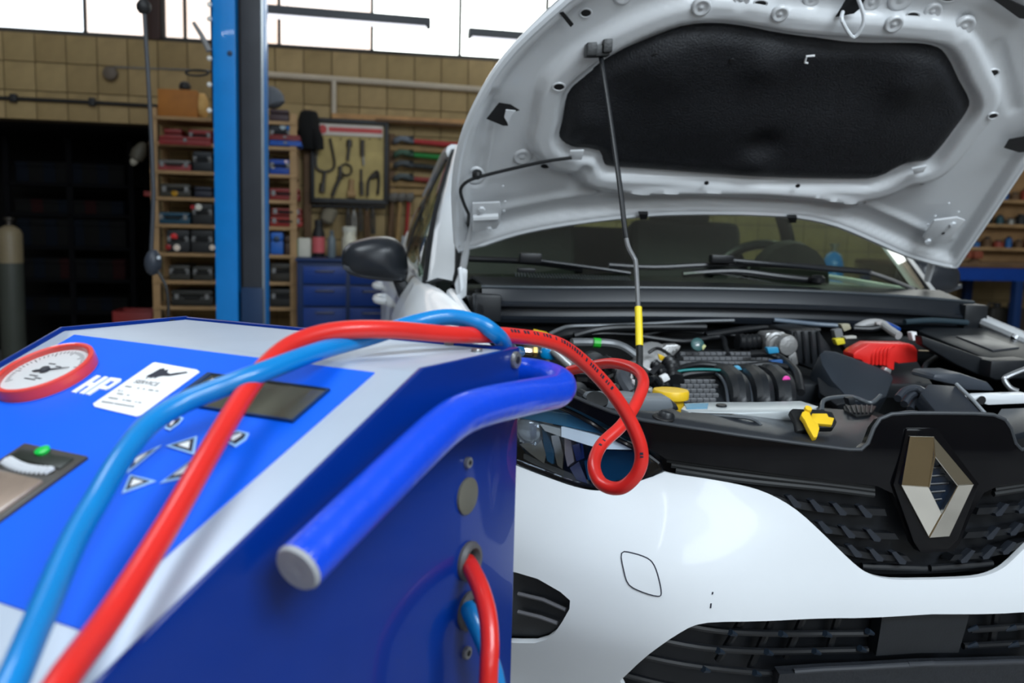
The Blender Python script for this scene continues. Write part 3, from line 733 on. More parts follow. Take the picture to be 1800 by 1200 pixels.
# ------------------------------------------------------------------ blue service machine in the foreground
YW = math.radians(28); AL = math.radians(23.3)
MV = np.array([math.sin(YW), math.cos(YW), 0]); MU = np.array([-math.cos(YW), math.sin(YW), 0]); Z3 = np.array([0, 0, 1.])
MB = PZ(908, 616, 1.0); MW = .46; FD = .172; SL = .46
MC = MB-MV*FD
MSL = -MV*math.cos(AL)-Z3*math.sin(AL)          # down the sloping front
flat = Plane(MB, MU, -MV); slope = Plane(MC, MU, MSL); side = Plane(MB, -MV, Z3)
m_mblue = mat('machine_blue', (.0, .021, .185), .30, var=.03, coat=.3, spec=.25)
m_mgrey = mat('machine_silver_grey', (.43, .49, .58), .42, metal=.25, var=.03, bump=.02, bscale=300)
m_film = mat('bright_blue_film', (.0, .108, .78), .5, var=.02, spec=.25)
m_bluetube = mat('handle_blue', (.0, .055, .62), .35, var=.04, coat=.35, bump=.12, bscale=70)
m_white = mat('print_white', (.86, .87, .88), .5, var=.01); m_ink = mat('print_black', (.012, .014, .03), .5)
mc_ = thing('service_machine', (MB[0]+MU[0]*MW/2-MV[0]*.3, MB[1]+MU[1]*MW/2-MV[1]*.3, 0),
            'blue air conditioning service machine with sloping grey control panel in the foreground', 'machine')
sx = FD+SL*math.cos(AL); zf_ = 1.0-SL*math.sin(AL)
prof = [(0, 1.0), (FD, 1.0), (sx, zf_), (sx+.01, zf_-.03), (sx-.08, .14), (0, .14)]
def mside(off, th, grow):
    P = [(s, z+grow if i < 3 else z) for i, (s, z) in enumerate(prof)]
    f = [MB-MV*s+Z3*(z-1.0)-MU*off for s, z in P]; b = [q+MU*th for q in f]
    return prism(f, b)
obj('side_panel', mside(.004, .006, .004), m_mblue, mc_, .0025)
obj('side_panel', mside(-MW+.004-.002, .006, .004), m_mblue, mc_, .0025)
obj('back_panel', prism([MB+MV*.002+MU*a+Z3*z for a, z in ((0, -.86), (MW, -.86), (MW, .003), (0, .003))], [MB-MV*.006+MU*a+Z3*z for a, z in ((0, -.86), (MW, -.86), (MW, .003), (0, .003))]), m_mblue, mc_, .002)
obj('front_panel', prism([MB-MV*s+MU*a+Z3*(z-1) for a, s, z in ((.004, sx, zf_-.02), (MW-.004, sx, zf_-.02), (MW-.004, sx-.09, .16), (.004, sx-.09, .16))],
                         [MB-MV*(s-.01)+MU*a+Z3*(z-1) for a, s, z in ((.004, sx, zf_-.02), (MW-.004, sx, zf_-.02), (MW-.004, sx-.09, .16), (.004, sx-.09, .16))]), m_mblue, mc_)
obj('top_panel', prism([MB+MU*a-MV*s for a, s in ((.003, .006), (MW-.003, .006), (MW-.003, FD), (.003, FD))], [MB+MU*a-MV*s-Z3*.008 for a, s in ((.003, .006), (MW-.003, .006), (MW-.003, FD), (.003, FD))]), m_mgrey, mc_, .001)
cpn = uvprism('control_panel', [(.003, 0), (MW-.003, 0), (MW-.003, SL), (.003, SL)], slope, .008, m_mgrey, mc_, 0.0, .001)
obj('bottom_plate', prism([MB+MU*a-MV*s-Z3*.86 for a, s in ((0, 0), (MW, 0), (MW, sx-.08), (0, sx-.08))], [MB+MU*a-MV*s-Z3*.87 for a, s in ((0, 0), (MW, 0), (MW, sx-.08), (0, sx-.08))]), m_mblue, mc_)
for a in (-.03, MW+.03):
    c = MB+MU*a-MV*.08-Z3*.9
    w = obj('wheel', lathe(c-MU*.02, MU, [(.06, 0), (.1, .004), (.1, .036), (.06, .04)], 28), m_rubber, mc_)
    obj('hub', lathe(c-MU*.024, MU, [(.05, 0), (.05, .048)], 18), m_grey, w)
for a in (.05, MW-.05):
    c = MB+MU*a-MV*(sx-.14)
    w = obj('castor', lathe(c-Z3*.96-MU*.015, MU, [(.03, 0), (.04, .004), (.04, .026), (.03, .03)], 20), m_rubber, mc_)
    obj('fork', box(c-Z3*.915, (.022, .02, .05), (MU, MV, Z3)), m_grey, w, .004)
# blue film with everything printed on it
film = uvprism('label_film', [(.040, .010), (.432, .006), (.432, .315), (.046, .315)], slope, .001, m_film, mc_, .0012, 0)
def on(a, b, o=.002): return slope.at(a, b, o)
def disc(px, py, r, h, m, parent, name, o=0., seg=28, prof=None, pl_=None):
    p = (pl_ or slope); c = p.pt(px, py, o)
    return obj(name, lathe(c, p.n, prof or [(r, 0), (r, h*.8), (r*.94, h)], seg), m, parent)
# gauge
gc = slope.px(85, 663); gr = .0470
g0 = slope.at(gc[0], gc[1], .001)
m_gred = mat('gauge_red', (.72, .05, .04), .3, coat=.5)
ring = []
for r, h in ((gr, 0), (gr, .009), (gr*.985, .0115), (gr*.91, .012), (gr*.87, .0105), (gr*.86, .0055)): ring.append((r, h))
V, Fc = lathe(g0, slope.n, ring, 48); Fc = Fc[:-1]
gg = obj('gauge_ring', (V, Fc), m_gred, mc_)
dl = obj('dial', lathe(g0, slope.n, [(gr*.865, .004), (gr*.865, .0062), (gr*.86, .0064)], 40), m_white, gg)
ticks = []
for k in range(41):
    t_ = math.radians(-135+270*k/40); L = .007 if k % 5 == 0 else .004
    d = slope.v*-math.cos(t_)+slope.u*-math.sin(t_); c = g0+d*(gr*.78-L/2)+slope.n*.0066
    ticks.append(box(c, (L/2, .0004, .0001), (d, np.cross(slope.n, d), slope.n)))
tag(obj('scale_marks', join(*ticks), m_ink, gg), kind='stuff')
nd = nrm(-slope.u*.8-slope.v*.3)
obj('needle', prism([g0+slope.n*.008+q for q in (nd*.026, np.cross(slope.n, nd)*.0016-nd*.01, -nd*.014, -np.cross(slope.n, nd)*.0016-nd*.01)], [g0+slope.n*.0072+q for q in (nd*.026, np.cross(slope.n, nd)*.0016-nd*.01, -nd*.014, -np.cross(slope.n, nd)*.0016-nd*.01)]), m_ink, gg)
obj('pivot', lathe(g0, slope.n, [(.005, .0065), (.005, .009), (.003, .01)], 14), m_ink, gg)
obj('dial_print', join(*[box(g0+slope.u*a+slope.v*b+slope.n*.0066, (w, .0008, .0001), (slope.u, slope.v, slope.n)) for a, b, w in ((.004, .010, .006), (-.006, .013, .005), (.002, .016, .008), (.005, -.012, .005), (-.008, -.009, .004))]), m_ink, gg)
obj('gauge_glass', lathe(g0, slope.n, [(gr*.88, .0108), (gr*.88, .0114), (gr*.5, .0124)], 40), glass_mat('gauge_clear', (.97, .97, .97), .06, .05), gg)
# lettering
def text(name, s, pl_, a, b, h, m, parent, o=.0016, th=.0002, width=None, ex=-1, ey=-1, shear=0.0, bold=0.0):
    """raised print reading along ex*u with its up along ey*v"""
    cu = bpy.data.curves.new(name, 'FONT'); cu.body = s; cu.size = 1.0; cu.shear = shear; cu.offset = bold
    ob = bpy.data.objects.new(name, cu); COL.objects.link(ob)
    dg = bpy.context.evaluated_depsgraph_get(); me = ob.evaluated_get(dg).to_mesh()
    V = np.array([tuple(v.co) for v in me.vertices]); Fc = [tuple(p.vertices) for p in me.polygons]
    ob.evaluated_get(dg).to_mesh_clear(); bpy.data.objects.remove(ob)
    lo, hi = V.min(0), V.max(0); k = h/(hi[1]-lo[1]); kx = (width/(hi[0]-lo[0])) if width else k
    P = [pl_.at(a+ex*(v[0]-lo[0])*kx, b+ey*(v[1]-lo[1])*k, o) for v in V]
    return obj(name, (P, Fc), m, parent, smooth=0)
hb = slope.px(127, 692); ht = slope.px(152, 660); hr = slope.px(168, 700)
lw = abs(hb[0]-slope.px(172, 700)[0]); lh = abs(hb[1]-ht[1])
def glyph(polys, x0):
    G = [prism([slope.at(hb[0]-(x0+px_)*lw, hb[1]-py_*lh, .0024) for px_, py_ in p], [slope.at(hb[0]-(x0+px_)*lw, hb[1]-py_*lh, .0012) for px_, py_ in p]) for p in polys]
    return obj('letter', join(*G), m_white, film, smooth=0)
k_ = .145
glyph([[(0, 0), (k_, 0), (k_, 1), (0, 1)], [(.30, 0), (.30+k_, 0), (.30+k_, 1), (.30, 1)], [(k_, .41), (.30, .41), (.30, .60), (k_, .60)]], 0)
glyph([[(0, 0), (k_, 0), (k_, 1), (0, 1)], [(k_, .82), (.34, .82), (.40, 1), (k_, 1)], [(k_, .36), (.40, .36), (.34, .54), (k_, .54)], [(.40, .36), (.46, .45), (.46, .91), (.40, 1), (.34, .82), (.34, .54)]], .54)
# sticker
sk = pxprism('sticker', [(274, 640), (347, 653), (352, 657), (248, 733), (241, 735), (168, 718), (165, 713), (270, 641)], slope, .0005, mat('sticker_white', (.9, .9, .9), .45), film, .0022)
ss = slope.px(274, 641); se = slope.px(350, 656); sb = slope.px(167, 716)
sw, sh = ss[0]-se[0], sb[1]-ss[1]
def st(fx, fy): return (ss[0]-sw*fx, ss[1]+sh*fy)
an = [(.24, .12), (.30, .09), (.36, .13), (.42, .11), (.46, .17), (.56, .19), (.64, .15), (.72, .13), (.78, .10), (.84, .12), (.80, .14), (.74, .17), (.66, .21), (.58, .24), (.48, .25), (.42, .28), (.38, .33), (.35, .29), (.31, .34), (.28, .30), (.24, .36), (.22, .29), (.18, .31), (.22, .22)]
uvprism('sticker_mark', [st(a+.02, b+.0) for a, b in an], slope, .0002, m_ink, film, .0026)
a_, b_ = st(.14, .47)
text('lettering', 'SERVICE', slope, a_, b_, sh*.075, m_ink, film, .0026, width=sw*.5)
rnd = random.Random(3); pr = []
for fy, xs_ in ((.56, ((.10, .22), (.36, .39), (.48, .52), (.6, .68), (.74, .8))), (.66, ((.08, .11), (.16, .18))), (.72, ((.14, .26), (.36, .39))), (.82, ((.1, .28), (.4, .43), (.47, .58), (.66, .7), (.73, .8))), (.91, ((.08, .34), (.36, .76)))):
    for x0, x1 in xs_:
        x = x0
        while x < x1:
            w = .012+.008*rnd.random(); c0, c1 = st(x, fy); pr.append(box(slope.at(c0-sw*w/2, c1, .0026), (sw*w/2, sh*.011, .0001), (slope.u, slope.v, slope.n))); x += w+.008
tag(obj('small_print', join(*pr), m_grey, film), kind='stuff')
# display
d0, d1, d2 = slope.px(373, 663), slope.px(573, 693), slope.px(517, 742)
db = d2[1]+.001
ds = uvprism('display', [(d0[0], d0[1]-.0), (d1[0], d0[1]), (d1[0], db), (d0[0], db)], slope, .002, mat('display_olive', (.085, .082, .060), .12, var=.1, coat=.5), mc_, .0028, .0006)
obj('bezel', join(*[box(slope.at((a0+a1)/2, (b0+b1)/2, .0026), (abs(a1-a0)/2, abs(b1-b0)/2, .0012), (slope.u, slope.v, slope.n)) for a0, a1, b0, b1 in
    ((d0[0], d1[0], d0[1]-.002, d0[1]), (d0[0], d1[0], db, db+.002), (d0[0], d0[0]+.006, d0[1]-.002, db+.002), (d1[0]-.002, d1[0], d0[1]-.002, db+.002))]), mat('bezel_navy', (.004, .025, .08), .4), ds)
# keys
m_key = mat('key_outline', (.32, .55, .86), .4)
def key(tri, mark=None):
    uv = [np.array(slope.px(*p)) for p in tri]; c = sum(uv)/len(uv)
    def ins(f): return [tuple(c+(q-c)*f) for q in uv]
    k = uvprism('key', ins(1.04), slope, .0012, m_key, film, .0028, .0004)
    uvprism('key_face', ins(.78), slope, .0012, m_ink, k, .0031, .0003)
    if mark is None: uvprism('key_mark', ins(.40), slope, .0012, m_white, k, .0034)
    else:
        uvm = [c+(np.array(slope.px(*p))-c)*.8 for p in mark]
        uvprism('key_mark', [tuple(q) for q in uvm], slope, .0012, m_white, k, .0034)
key([(294, 788), (348, 771), (343, 803)]); key([(226, 835), (230, 812), (285, 787)])
key([(231, 839), (217, 871), (275, 850)]); key([(284, 853), (348, 806), (334, 842)])
key([(291, 757), (298, 745), (314, 736), (324, 739), (317, 748), (300, 760)], [(298, 755), (303, 746), (310, 744), (305, 752)])
key([(396, 779), (402, 770), (420, 761), (439, 766), (434, 776), (415, 789)], [(403, 777), (412, 770), (426, 766), (430, 768), (421, 775), (410, 782)])
# printer
p0, p1, p2 = slope.px(50, 782), slope.px(155, 808), slope.px(0, 925)
pa0, pa1, pb0, pb1 = p0[0], (p1[0]+p2[0])/2, p0[1]+.002, p2[1]+.004
pr_ = uvprism('printer', [(pa0, pb0), (pa1, pb0), (pa1, pb1), (pa0, pb1)], slope, .004, mat('printer_bezel', (.05, .045, .04), .35), mc_, .004, .0012)
pw, ph = pa0-pa1, pb1-pb0
uvprism('printer_cover', [(pa0-pw*.08, pb0+ph*.42), (pa1+pw*.08, pb0+ph*.42), (pa1+pw*.08, pb1-ph*.06), (pa0-pw*.08, pb1-ph*.06)], slope, .004, mat('printer_brown', (.28, .21, .165), .22, var=.35, scale=14, coat=.6), pr_, .0065, .0018)
uvprism('printer_lip', [(pa0-pw*.1, pb0+ph*.08), (pa1+pw*.1, pb0+ph*.08), (pa1+pw*.1, pb0+ph*.24), (pa0-pw*.1, pb0+ph*.24)], slope, .002, mat('printer_dark', (.02, .025, .02), .3), pr_, .0055, .0008)
teeth = []
for k in range(13):
    f = (k+.5)/13; a = pa0-pw*(.12+.76*f); b = pb0+ph*(.30+.05*math.sin(math.pi*f))
    teeth.append(prism([slope.at(a+dx, b+dy, .0072) for dx, dy in ((-pw*.026, -ph*.035), (pw*.026, -ph*.035), (0, ph*.045))], [slope.at(a+dx, b+dy, .0055) for dx, dy in ((-pw*.026, -ph*.035), (pw*.026, -ph*.035), (0, ph*.045))]))
    if k < 12: teeth.append(box(slope.at(a-pw*.03, b-ph*.045, .0062), (pw*.034, ph*.018, .001), (slope.u, slope.v, slope.n)))
obj('tear_bar', join(*teeth), mat('tear_white', (.66, .68, .72), .3), pr_)
q = slope.px(80, 803)
obj('green_button', lathe(slope.at(q[0], q[1], .0055), slope.n, [(.006, 0), (.006, .002), (.0035, .0028)], 20), mat('button_green', (.0, .52, .06), .3), pr_)
# screws, plugs and grommets
m_screw = mat('screw_steel', (.30, .30, .30), .3, metal=.7)
disc(298, 563, .006, .001, m_black, mc_, 'screw_hole', .0002, 14, pl_=flat)
for x, y in ((838, 618), (560, 583), (790, 606)): disc(x, y, .0055, .003, m_screw, mc_, 'screw', .0, 14, pl_=flat)
sp_ = Plane(MB-MU*.004, -MV, Z3)
for x, y, r in ((904, 632, .0085), (820, 812, .0052), (818, 1146, .0062)):
    s_ = disc(x, y, r, .004, m_screw, mc_, 'screw', 0, 16, pl_=sp_); disc(x, y, r*.45, .0012, m_black, s_, 'socket', .0034, 8, pl_=sp_)
disc(820, 871, .0172, .003, mat('plug_olive', (.11, .105, .085), .5), mc_, 'blind_plug', 0, 26, pl_=sp_)
m_grom = mat('grommet_grey', (.085, .08, .082), .5)
for y in (985, 1072):
    c = sp_.pt(822, y); R_ = .0165
    V, Fc = lathe(c, sp_.n, [(R_*1.12, 0), (R_*1.14, .003), (R_, .0065), (R_*.78, .0065), (R_*.68, .003), (R_*.66, .0004)], 28)
    g = obj('grommet', (V, Fc[:-1]), m_grom, mc_)
    obj('opening', lathe(c, sp_.n, [(R_*.66, .0002), (R_*.66, .0006)], 20), m_black, g)
# handle tube: along the slope, level, round the corner and across the back
HO = .034; hpn = Plane(MB-MU*(.004+HO), -MV, Z3); HR = .0172
q = [hpn.pt(*p) for p in ((526, 996), (640, 884), (745, 781))]+[hpn.pt(*p) for p in ((790, 742), (820, 725), (860, 712), (905, 702), (945, 694), (976, 688))]
pts = spline(q, 5); e = pts[-1]; d = nrm(pts[-1]-pts[-3]); rb = .05
d = nrm(MV*.96+Z3*d[2]*.5); cent = e+MU*rb
for k in range(1, 9):
    t_ = math.pi/2*k/8; pts.append(cent-MU*rb*math.cos(t_)+nrm(MV)*rb*math.sin(t_)+Z3*.006*k/8)
lastp = pts[-1]; L_ = MW+2*(.004+HO)-2*rb
pts += [lastp+MU*L_*f for f in (.25, .5, .75, 1.)]
hd = obj('handle', tube(pts, HR, 20, caps=True), m_bluetube, mc_)
d = nrm(q[0]-q[1])
obj('end_cap', lathe(q[0]-d*.003, d, [(HR*.99, 0), (HR*.99, .004), (HR*.9, .0065)], 24), mat('cap_grey', (.33, .34, .36), .55, bump=.15, bscale=80), hd)
# ------------------------------------------------------------------ hoses
def hose(name, label, pts, r, m, printed=None):
    P = spline([PY(*p) for p in pts], 8)
    o = obj(name, tube(P, r, 16), m); tag(o, label, 'hose'); return o, P
m_hred = mat('hose_red', (.66, .020, .015), .33, var=.08, coat=.25); m_hblue = mat('hose_blue', (.0, .19, .52), .33, var=.08, coat=.25)
HR_ = .0083
rp = [(50, 1300, .395), (110, 1195, .43), (195, 1080, .49), (290, 930, .56), (365, 800, .625), (425, 700, .69), (470, 640, .735), (520, 602, .77), (590, 582, .80),
      (680, 579, .83), (800, 588, .885), (900, 590, .945), (985, 607, 1.0), (1050, 660, 1.035), (1098, 722, 1.05), (1126, 785, 1.05), (1122, 828, 1.05), (1092, 857, 1.06),
      (1058, 850, 1.08), (1044, 818, 1.10), (1057, 782, 1.13), (1093, 747, 1.16), (1120, 705, 1.21), (1131, 670, 1.27), (1115, 648, 1.33), (1075, 638, 1.40), (1030, 645, 1.47), (1000, 652, 1.52)]
ho, P = hose('service_hose', 'red service hose draped over the machine and looping by the headlight', rp, HR_, m_hred)
# black print along the hose
pr = []
def hoseprint(P, i0, i1, lift, seed, step=1):
    rnd = random.Random(seed)
    for i in range(i0, i1, step):
        a, b = P[i], P[i+1]; d = nrm(b-a); L = np.linalg.norm(b-a)
        v = nrm(CO-a+lift); n_ = nrm(v-d*(v @ d)); s = np.cross(d, n_); k = max(1, int(L/.0036))
        for j in range(k):
            if rnd.random() < .14: continue
            w = .0013*(.6+.6*rnd.random()); c = a+d*(L*(j+.5)/k)+n_*(HR_*1.005)
            pr.append(box(c, (w/1.0, .0019, .00025), (d, s, n_)))
hoseprint(P, 87, 107, np.array([0, 0, .55]), 5)
hoseprint(P, 121, 124, np.array([0, 0, 0]), 6); hoseprint(P, 158, 161, np.array([0, 0, .3]), 8)
tag(obj('hose_print', join(*pr), m_ink, ho), kind='stuff')
bp2 = [(-25, 1300, .40), (25, 1190, .43), (72, 1080, .475), (128, 952, .535), (171, 876, .575), (214, 804, .61), (262, 746, .65), (318, 710, .675), (375, 686, .69), (460, 654, .713), (560, 617, .775),
       (650, 592, .845), (725, 568, .89), (785, 557, .905), (838, 566, .905), (868, 584, .908), (888, 604, .95), (898, 616, 1.06), (904, 620, 1.2), (914, 618, 1.34)]
hose('service_hose', 'blue service hose draped over the machine beside the red one', bp2, HR_, m_hblue)
def side_hose(label, pts, m):
    P = spline([Plane(MB-MU*(.004+o), -MV, Z3).pt(x, y) for x, y, o in pts], 6)
    tag(obj('return_hose', tube(P, HR_*1.0, 14), m), label, 'hose')
side_hose('short red hose coming out of the upper grommet in the machine side', [(822, 988, .0005), (829, 1000, .012), (845, 1035, .03), (857, 1080, .045), (861, 1130, .055), (859, 1180, .06), (856, 1260, .062), (853, 1400, .06)], m_hred)
side_hose('short blue hose coming out of the lower grommet in the machine side', [(820, 1066, .0005), (826, 1076, .01), (842, 1110, .022), (858, 1150, .03), (872, 1195, .034), (880, 1260, .036), (884, 1400, .03)], m_hblue)
# ------------------------------------------------------------------ the car: frame of reference and shell
CY = math.radians(9)
RX = np.array([math.cos(CY), math.sin(CY), -.012]); BY = np.array([-math.sin(CY), math.cos(CY), 0])
UZ = np.array([.012*math.cos(CY), .012*math.sin(CY), 1.])
E0 = np.array([.718, 1.5, 0.]); CM = np.stack([RX, BY, UZ], 1); CMI = np.linalg.inv(CM)
def CW(x, y, z): return E0+CM @ np.array([x, y, z])          # car frame (right, back, up) to world
def WC(p): return CMI @ (np.array(p)-E0)
def carY(y): return Plane(CW(0, y, 0), RX, UZ)
def cpx(x, y, yc): return carY(yc).pt(x, y)                    # picture point on the car's cross plane yc
def plane3(a, b, c):
    A, B_, C_ = cpx(*a), cpx(*b), cpx(*c); return Plane(A, nrm(B_-A), nrm(C_-A))
def CWs(L): return [CW(*p) for p in L]
def loft(rows, closed=False):
    n = len(rows[0]); V = [p for r in rows for p in r]; Fc = []
    for i in range(len(rows)-1):
        for k in range(n if closed else n-1):
            l = (k+1) % n; Fc.append((i*n+k, i*n+l, (i+1)*n+l, (i+1)*n+k))
    return V, Fc
def thicken(VF, d):
    """second skin shifted by vector d, with closed edges"""
    V, Fc = VF; n = len(V); d = np.array(d)
    V2 = list(V)+[np.array(p)+d for p in V]; F2 = list(Fc)+[tuple(i+n for i in f)[::-1] for f in Fc]
    e = {}
    for f in Fc:
        for i in range(len(f)): e[(f[i], f[(i+1) % len(f)])] = 1
    for a, b in e:
        if (b, a) not in e: F2.append((b, a, a+n, b+n))
    return V2, F2
car = thing('car', CW(0, 2.0, 0)*np.array([1, 1, 0]), 'white hatchback car with its bonnet propped open', 'car')
m_cw = mat('car_white', (.74, .77, .80), .30, var=.015, scale=3, coat=.4, coatr=.06, spec=.25)
m_cwin = mat('car_white_inner', (.66, .68, .70), .30, var=.02, scale=3, coat=.35)
m_plast = mat('black_plastic', (.010, .012, .015), .42, var=.12, scale=30, bump=.05, bscale=300)
m_gloss = mat('gloss_black', (.003, .003, .004), .10, coat=.10, spec=.22)
m_trim = mat('satin_black', (.007, .008, .010), .34)
m_felt = mat('bonnet_felt', (.010, .011, .014), .62, var=.2, scale=40, bump=.35, bscale=220)
m_chrome = mat('chrome', (.80, .77, .70), .06, metal=1.0, var=.02)
m_alu = mat('cast_aluminium', (.42, .42, .42), .38, metal=.75, var=.15, bump=.1, bscale=120)
m_steel = mat('rod_steel', (.42, .43, .45), .28, metal=.85)
m_yel = mat('signal_yellow', (.82, .52, .02), .38, var=.05)
m_yel2 = mat('sleeve_yellow', (.86, .66, .02), .35, var=.04)

# --- bonnet -------------------------------------------------------
TH = math.radians(44)
hood = Plane(CW(0, 1.05, 1.05), RX, CM @ np.array([0, -math.cos(TH), math.sin(TH)]))
HC = CW(0, 1.05, 1.05)
edge_l = [(806, 441), (803, 400), (801, 340), (807, 285), (818, 240), (834, 200), (855, 160), (880, 121), (910, 85), (947, 49), (1000, 2)]
rear = [(1680, 470), (1640, 462), (1590, 447), (1540, 425), (1470, 396), (1400, 381), (1320, 376), (1250, 375), (1180, 376), (1130, 379), (1060, 386), (980, 397), (910, 411), (850, 430)]
uvL = [hood.px(*p) for p in edge_l]; uvR = [hood.px(*p) for p in rear]
vt = uvL[-1][1]
front = [(-.50, vt+.055), (-.40, vt+.105), (-.2, vt+.145), (0, vt+.155), (.2, vt+.145), (.40, vt+.105), (.50, vt+.055), (.57, vt), (.62, vt-.08), (.665, vt-.2)]
right = [(.695, .42), hood.px(1800, 291), hood.px(1745, 374)]
right = [(.69, .46), hood.px(1800, 291), hood.px(1745, 374)]
outline = [tuple(p) for p in spline(uvL, 3)]+[tuple(p) for p in spline(front, 3)]+right+[tuple(p) for p in spline(uvR, 3)]
felt_px = [(985, 250), (990, 222), (1000, 172), (1020, 148), (1060, 117), (1130, 80), (1200, 55), (1260, 50), (1310, 55), (1380, 68), (1450, 76), (1560, 80), (1640, 88), (1668, 105), (1690, 148), (1709, 186),
           (1700, 210), (1680, 236), (1655, 270), (1635, 291), (1610, 295), (1590, 301), (1545, 322), (1480, 323), (1300, 315), (1180, 308), (1080, 303), (1062, 296), (1055, 279), (1035, 272), (1005, 268)]
felt = [tuple(p) for p in spline([hood.px(*p) for p in felt_px], 3, True)]
def sstep(x, a, b): t = np.clip((x-a)/(b-a), 0, 1); return t*t*(3-2*t)
dents = [(1098, 2, .022), (1232, 10, .022), (1305, 2, .02), (1370, 22, .02), (1432, 8, .02), (1538, 14, .022), (1570, 40, .022), (1590, 8, .03), (1645, 30, .022), (1698, 50, .026), (1420, 60, .0), (920, 286, .024), (836, 322, .03)]
dents = [(hood.px(x, y), r) for x, y, r in dents if r > 0]
def hood_h(P):
    do = pdist(outline, P); di = pdist(felt, P); ins = inside(felt, P); di = np.where(ins, -di, di)
    h = .010*sstep(do, .004, .014)*0-.022*sstep(do, .016, .034)          # folded flange then inner panel
    h += .026*(1-sstep(di, .055, .080))*sstep(do, .03, .06)               # raised frame around the felt
    h -= .024*(1-sstep(di, .004, .022))                                   # pocket of the felt
    # pressed beads in the rear beam
    rl = [tuple(p) for p in uvR]; dr = pdist(rl, P, False)
    h += .010*np.exp(-((dr-.085)/.010)**2)*(P[:, 1] < .34)*sstep(do, .03, .08)
    for c, r in dents:
        d = np.hypot(P[:, 0]-c[0], P[:, 1]-c[1]); h += -.005*(1-sstep(d, r*.55, r))+.0035*(1-sstep(d, 0, r*.4))
    # long diagonal beads at both sides
    for (a, b) in (((1028, 300), (1010, 330)), ((862, 170), (838, 330)), ((1760, 90), (1790, 200))):
        A, B2 = np.array(hood.px(*a)), np.array(hood.px(*b)); ab = B2-A; t = np.clip(((P-A) @ ab)/(ab @ ab), 0, 1)
        d = np.hypot(*(P-(A+t[:, None]*ab)).T); h += -.007*(1-sstep(d, .008, .022))
    return h
hd_in = patch('bonnet', None, hood, .003, m_cwin, car, .0095, 0, uv=outline, hfun=hood_h, smooth=60)
tag(hd_in, 'white pressed inner panel of the raised bonnet')
def skin_h(P):
    r = (P[:, 0]/.75)**2; return -.020-.035*(1-r)-.02*sstep(pdist(outline, P), 0, .05)
patch('outer_skin', None, hood, .0015, m_cw, hd_in, .03, 0, uv=outline, hfun=skin_h, smooth=60)
obj('folded_edge', tube([hood.at(a, b, -.008) for a, b in outline], .011, 8, True), m_cw, hd_in)
def felt_h(P):
    di = pdist(felt, P); h = .022*sstep(di, 0, .03)-.006
    for (x, y, r, k) in ((1165, 120, .10, .012), (1340, 110, .05, .010), (1335, 255, .05, -.016), (1335, 280, .05, .010), (1600, 150, .06, .010), (1500, 130, .12, -.006), (1250, 210, .15, .005), (1030, 210, .06, .008)):
        c = hood.px(x, y); d = np.hypot(P[:, 0]-c[0], P[:, 1]-c[1]); h += 1.5*k*np.exp(-(d/(r*.8))**2)
    h += .0035*np.sin(P[:, 0]*9+P[:, 1]*5)+.002*np.sin(P[:, 1]*31)
    return h
fe = patch('insulation_pad', None, hood, .006, m_felt, hd_in, .016, -.012, uv=felt, hfun=felt_h, smooth=80)
def hsub(name, pts, th, m, off=0., bevel=0., par=None): return pxprism(name, pts, hood, th, m, par or hd_in, off, bevel)
# holes, clips and brackets on the inner panel
def hole(x, y, rx, ry, ang=0, rim=True):
    c = np.array(hood.px(x, y)); ca, sa = math.cos(ang), math.sin(ang)
    hv = float(hood_h(np.array([c]))[0])
    ring = [(c[0]+rx*math.cos(t)*ca-ry*math.sin(t)*sa, c[1]+rx*math.cos(t)*sa+ry*math.sin(t)*ca) for t in [k*math.pi/8 for k in range(16)]]
    o = uvprism('panel_hole', ring, hood, .002, m_black, hd_in, hv+.002)
    obj('hole_rim', tube([hood.at(a, b, hv+.001) for a, b in [(c[0]+(a-c[0])*1.25, c[1]+(b-c[1])*1.25) for a, b in ring]], .0022, 6, True), m_cwin, hd_in)
for x, y, rx, ry in ((982, 150, .011, .008), (960, 302, .011, .007), (1748, 131, .011, .008), (1744, 201, .010, .007), (1625, 331, .009, .006), (1032, 33, .010, .008), (1338, 8, .012, .006), (1608, 32, .012, .006), (1180, 1, .016, .008), (1675, 2, .02, .012)): hole(x, y, rx, ry)
hsub('cut_out', [(855, 207), (877, 179), (897, 182), (913, 192), (898, 196), (889, 204), (893, 219), (884, 219)], .002, m_black, .004)
hsub('cut_out_flap', [(889, 190), (906, 192), (899, 200), (893, 215), (886, 203)], .002, m_cw, .006)
hsub('slot', [(983, 22), (990, 20), (1008, 42), (1003, 47)], .004, m_black, .002)
hsub('cut_out', [(1764, 258), (1773, 243), (1800, 238), (1815, 236), (1815, 264), (1790, 266)], .002, m_black, .004)
hsub('slot', [(1740, -6), (1760, -8), (1815, 18), (1815, 34), (1790, 30)], .006, m_black, .004)
hsub('bump_stop', [(1766, 345), (1776, 343), (1778, 352), (1768, 354)], .006, m_rubber, .01) if False else None
for c_, r_ in dents:
    hv_ = float(hood_h(np.array([c_]))[0])
    obj('emboss', lathe(hood.at(c_[0], c_[1], hv_+.002), hood.n, [(r_*.95, -.004), (r_*.9, .0035), (r_*.72, .005), (r_*.5, .0015), (r_*.3, .001), (r_*.2, .0035), (.001, .004)], 20), m_cwin, hd_in, smooth=70)
# striker
c = hood.px(1493, 26)
hsub('latch_recess', [(1468, 28), (1480, 8), (1487, -4), (1520, -4), (1512, 12), (1500, 22)], .002, m_black, .004)
obj('latch_striker', tube(spline([hood.pt(1480, 18, .006), hood.pt(1473, 22, .03), hood.pt(1492, 48, .035), hood.pt(1511, 20, .03), hood.pt(1505, -10, .008)], 4), .0042, 8), m_cw, hd_in)
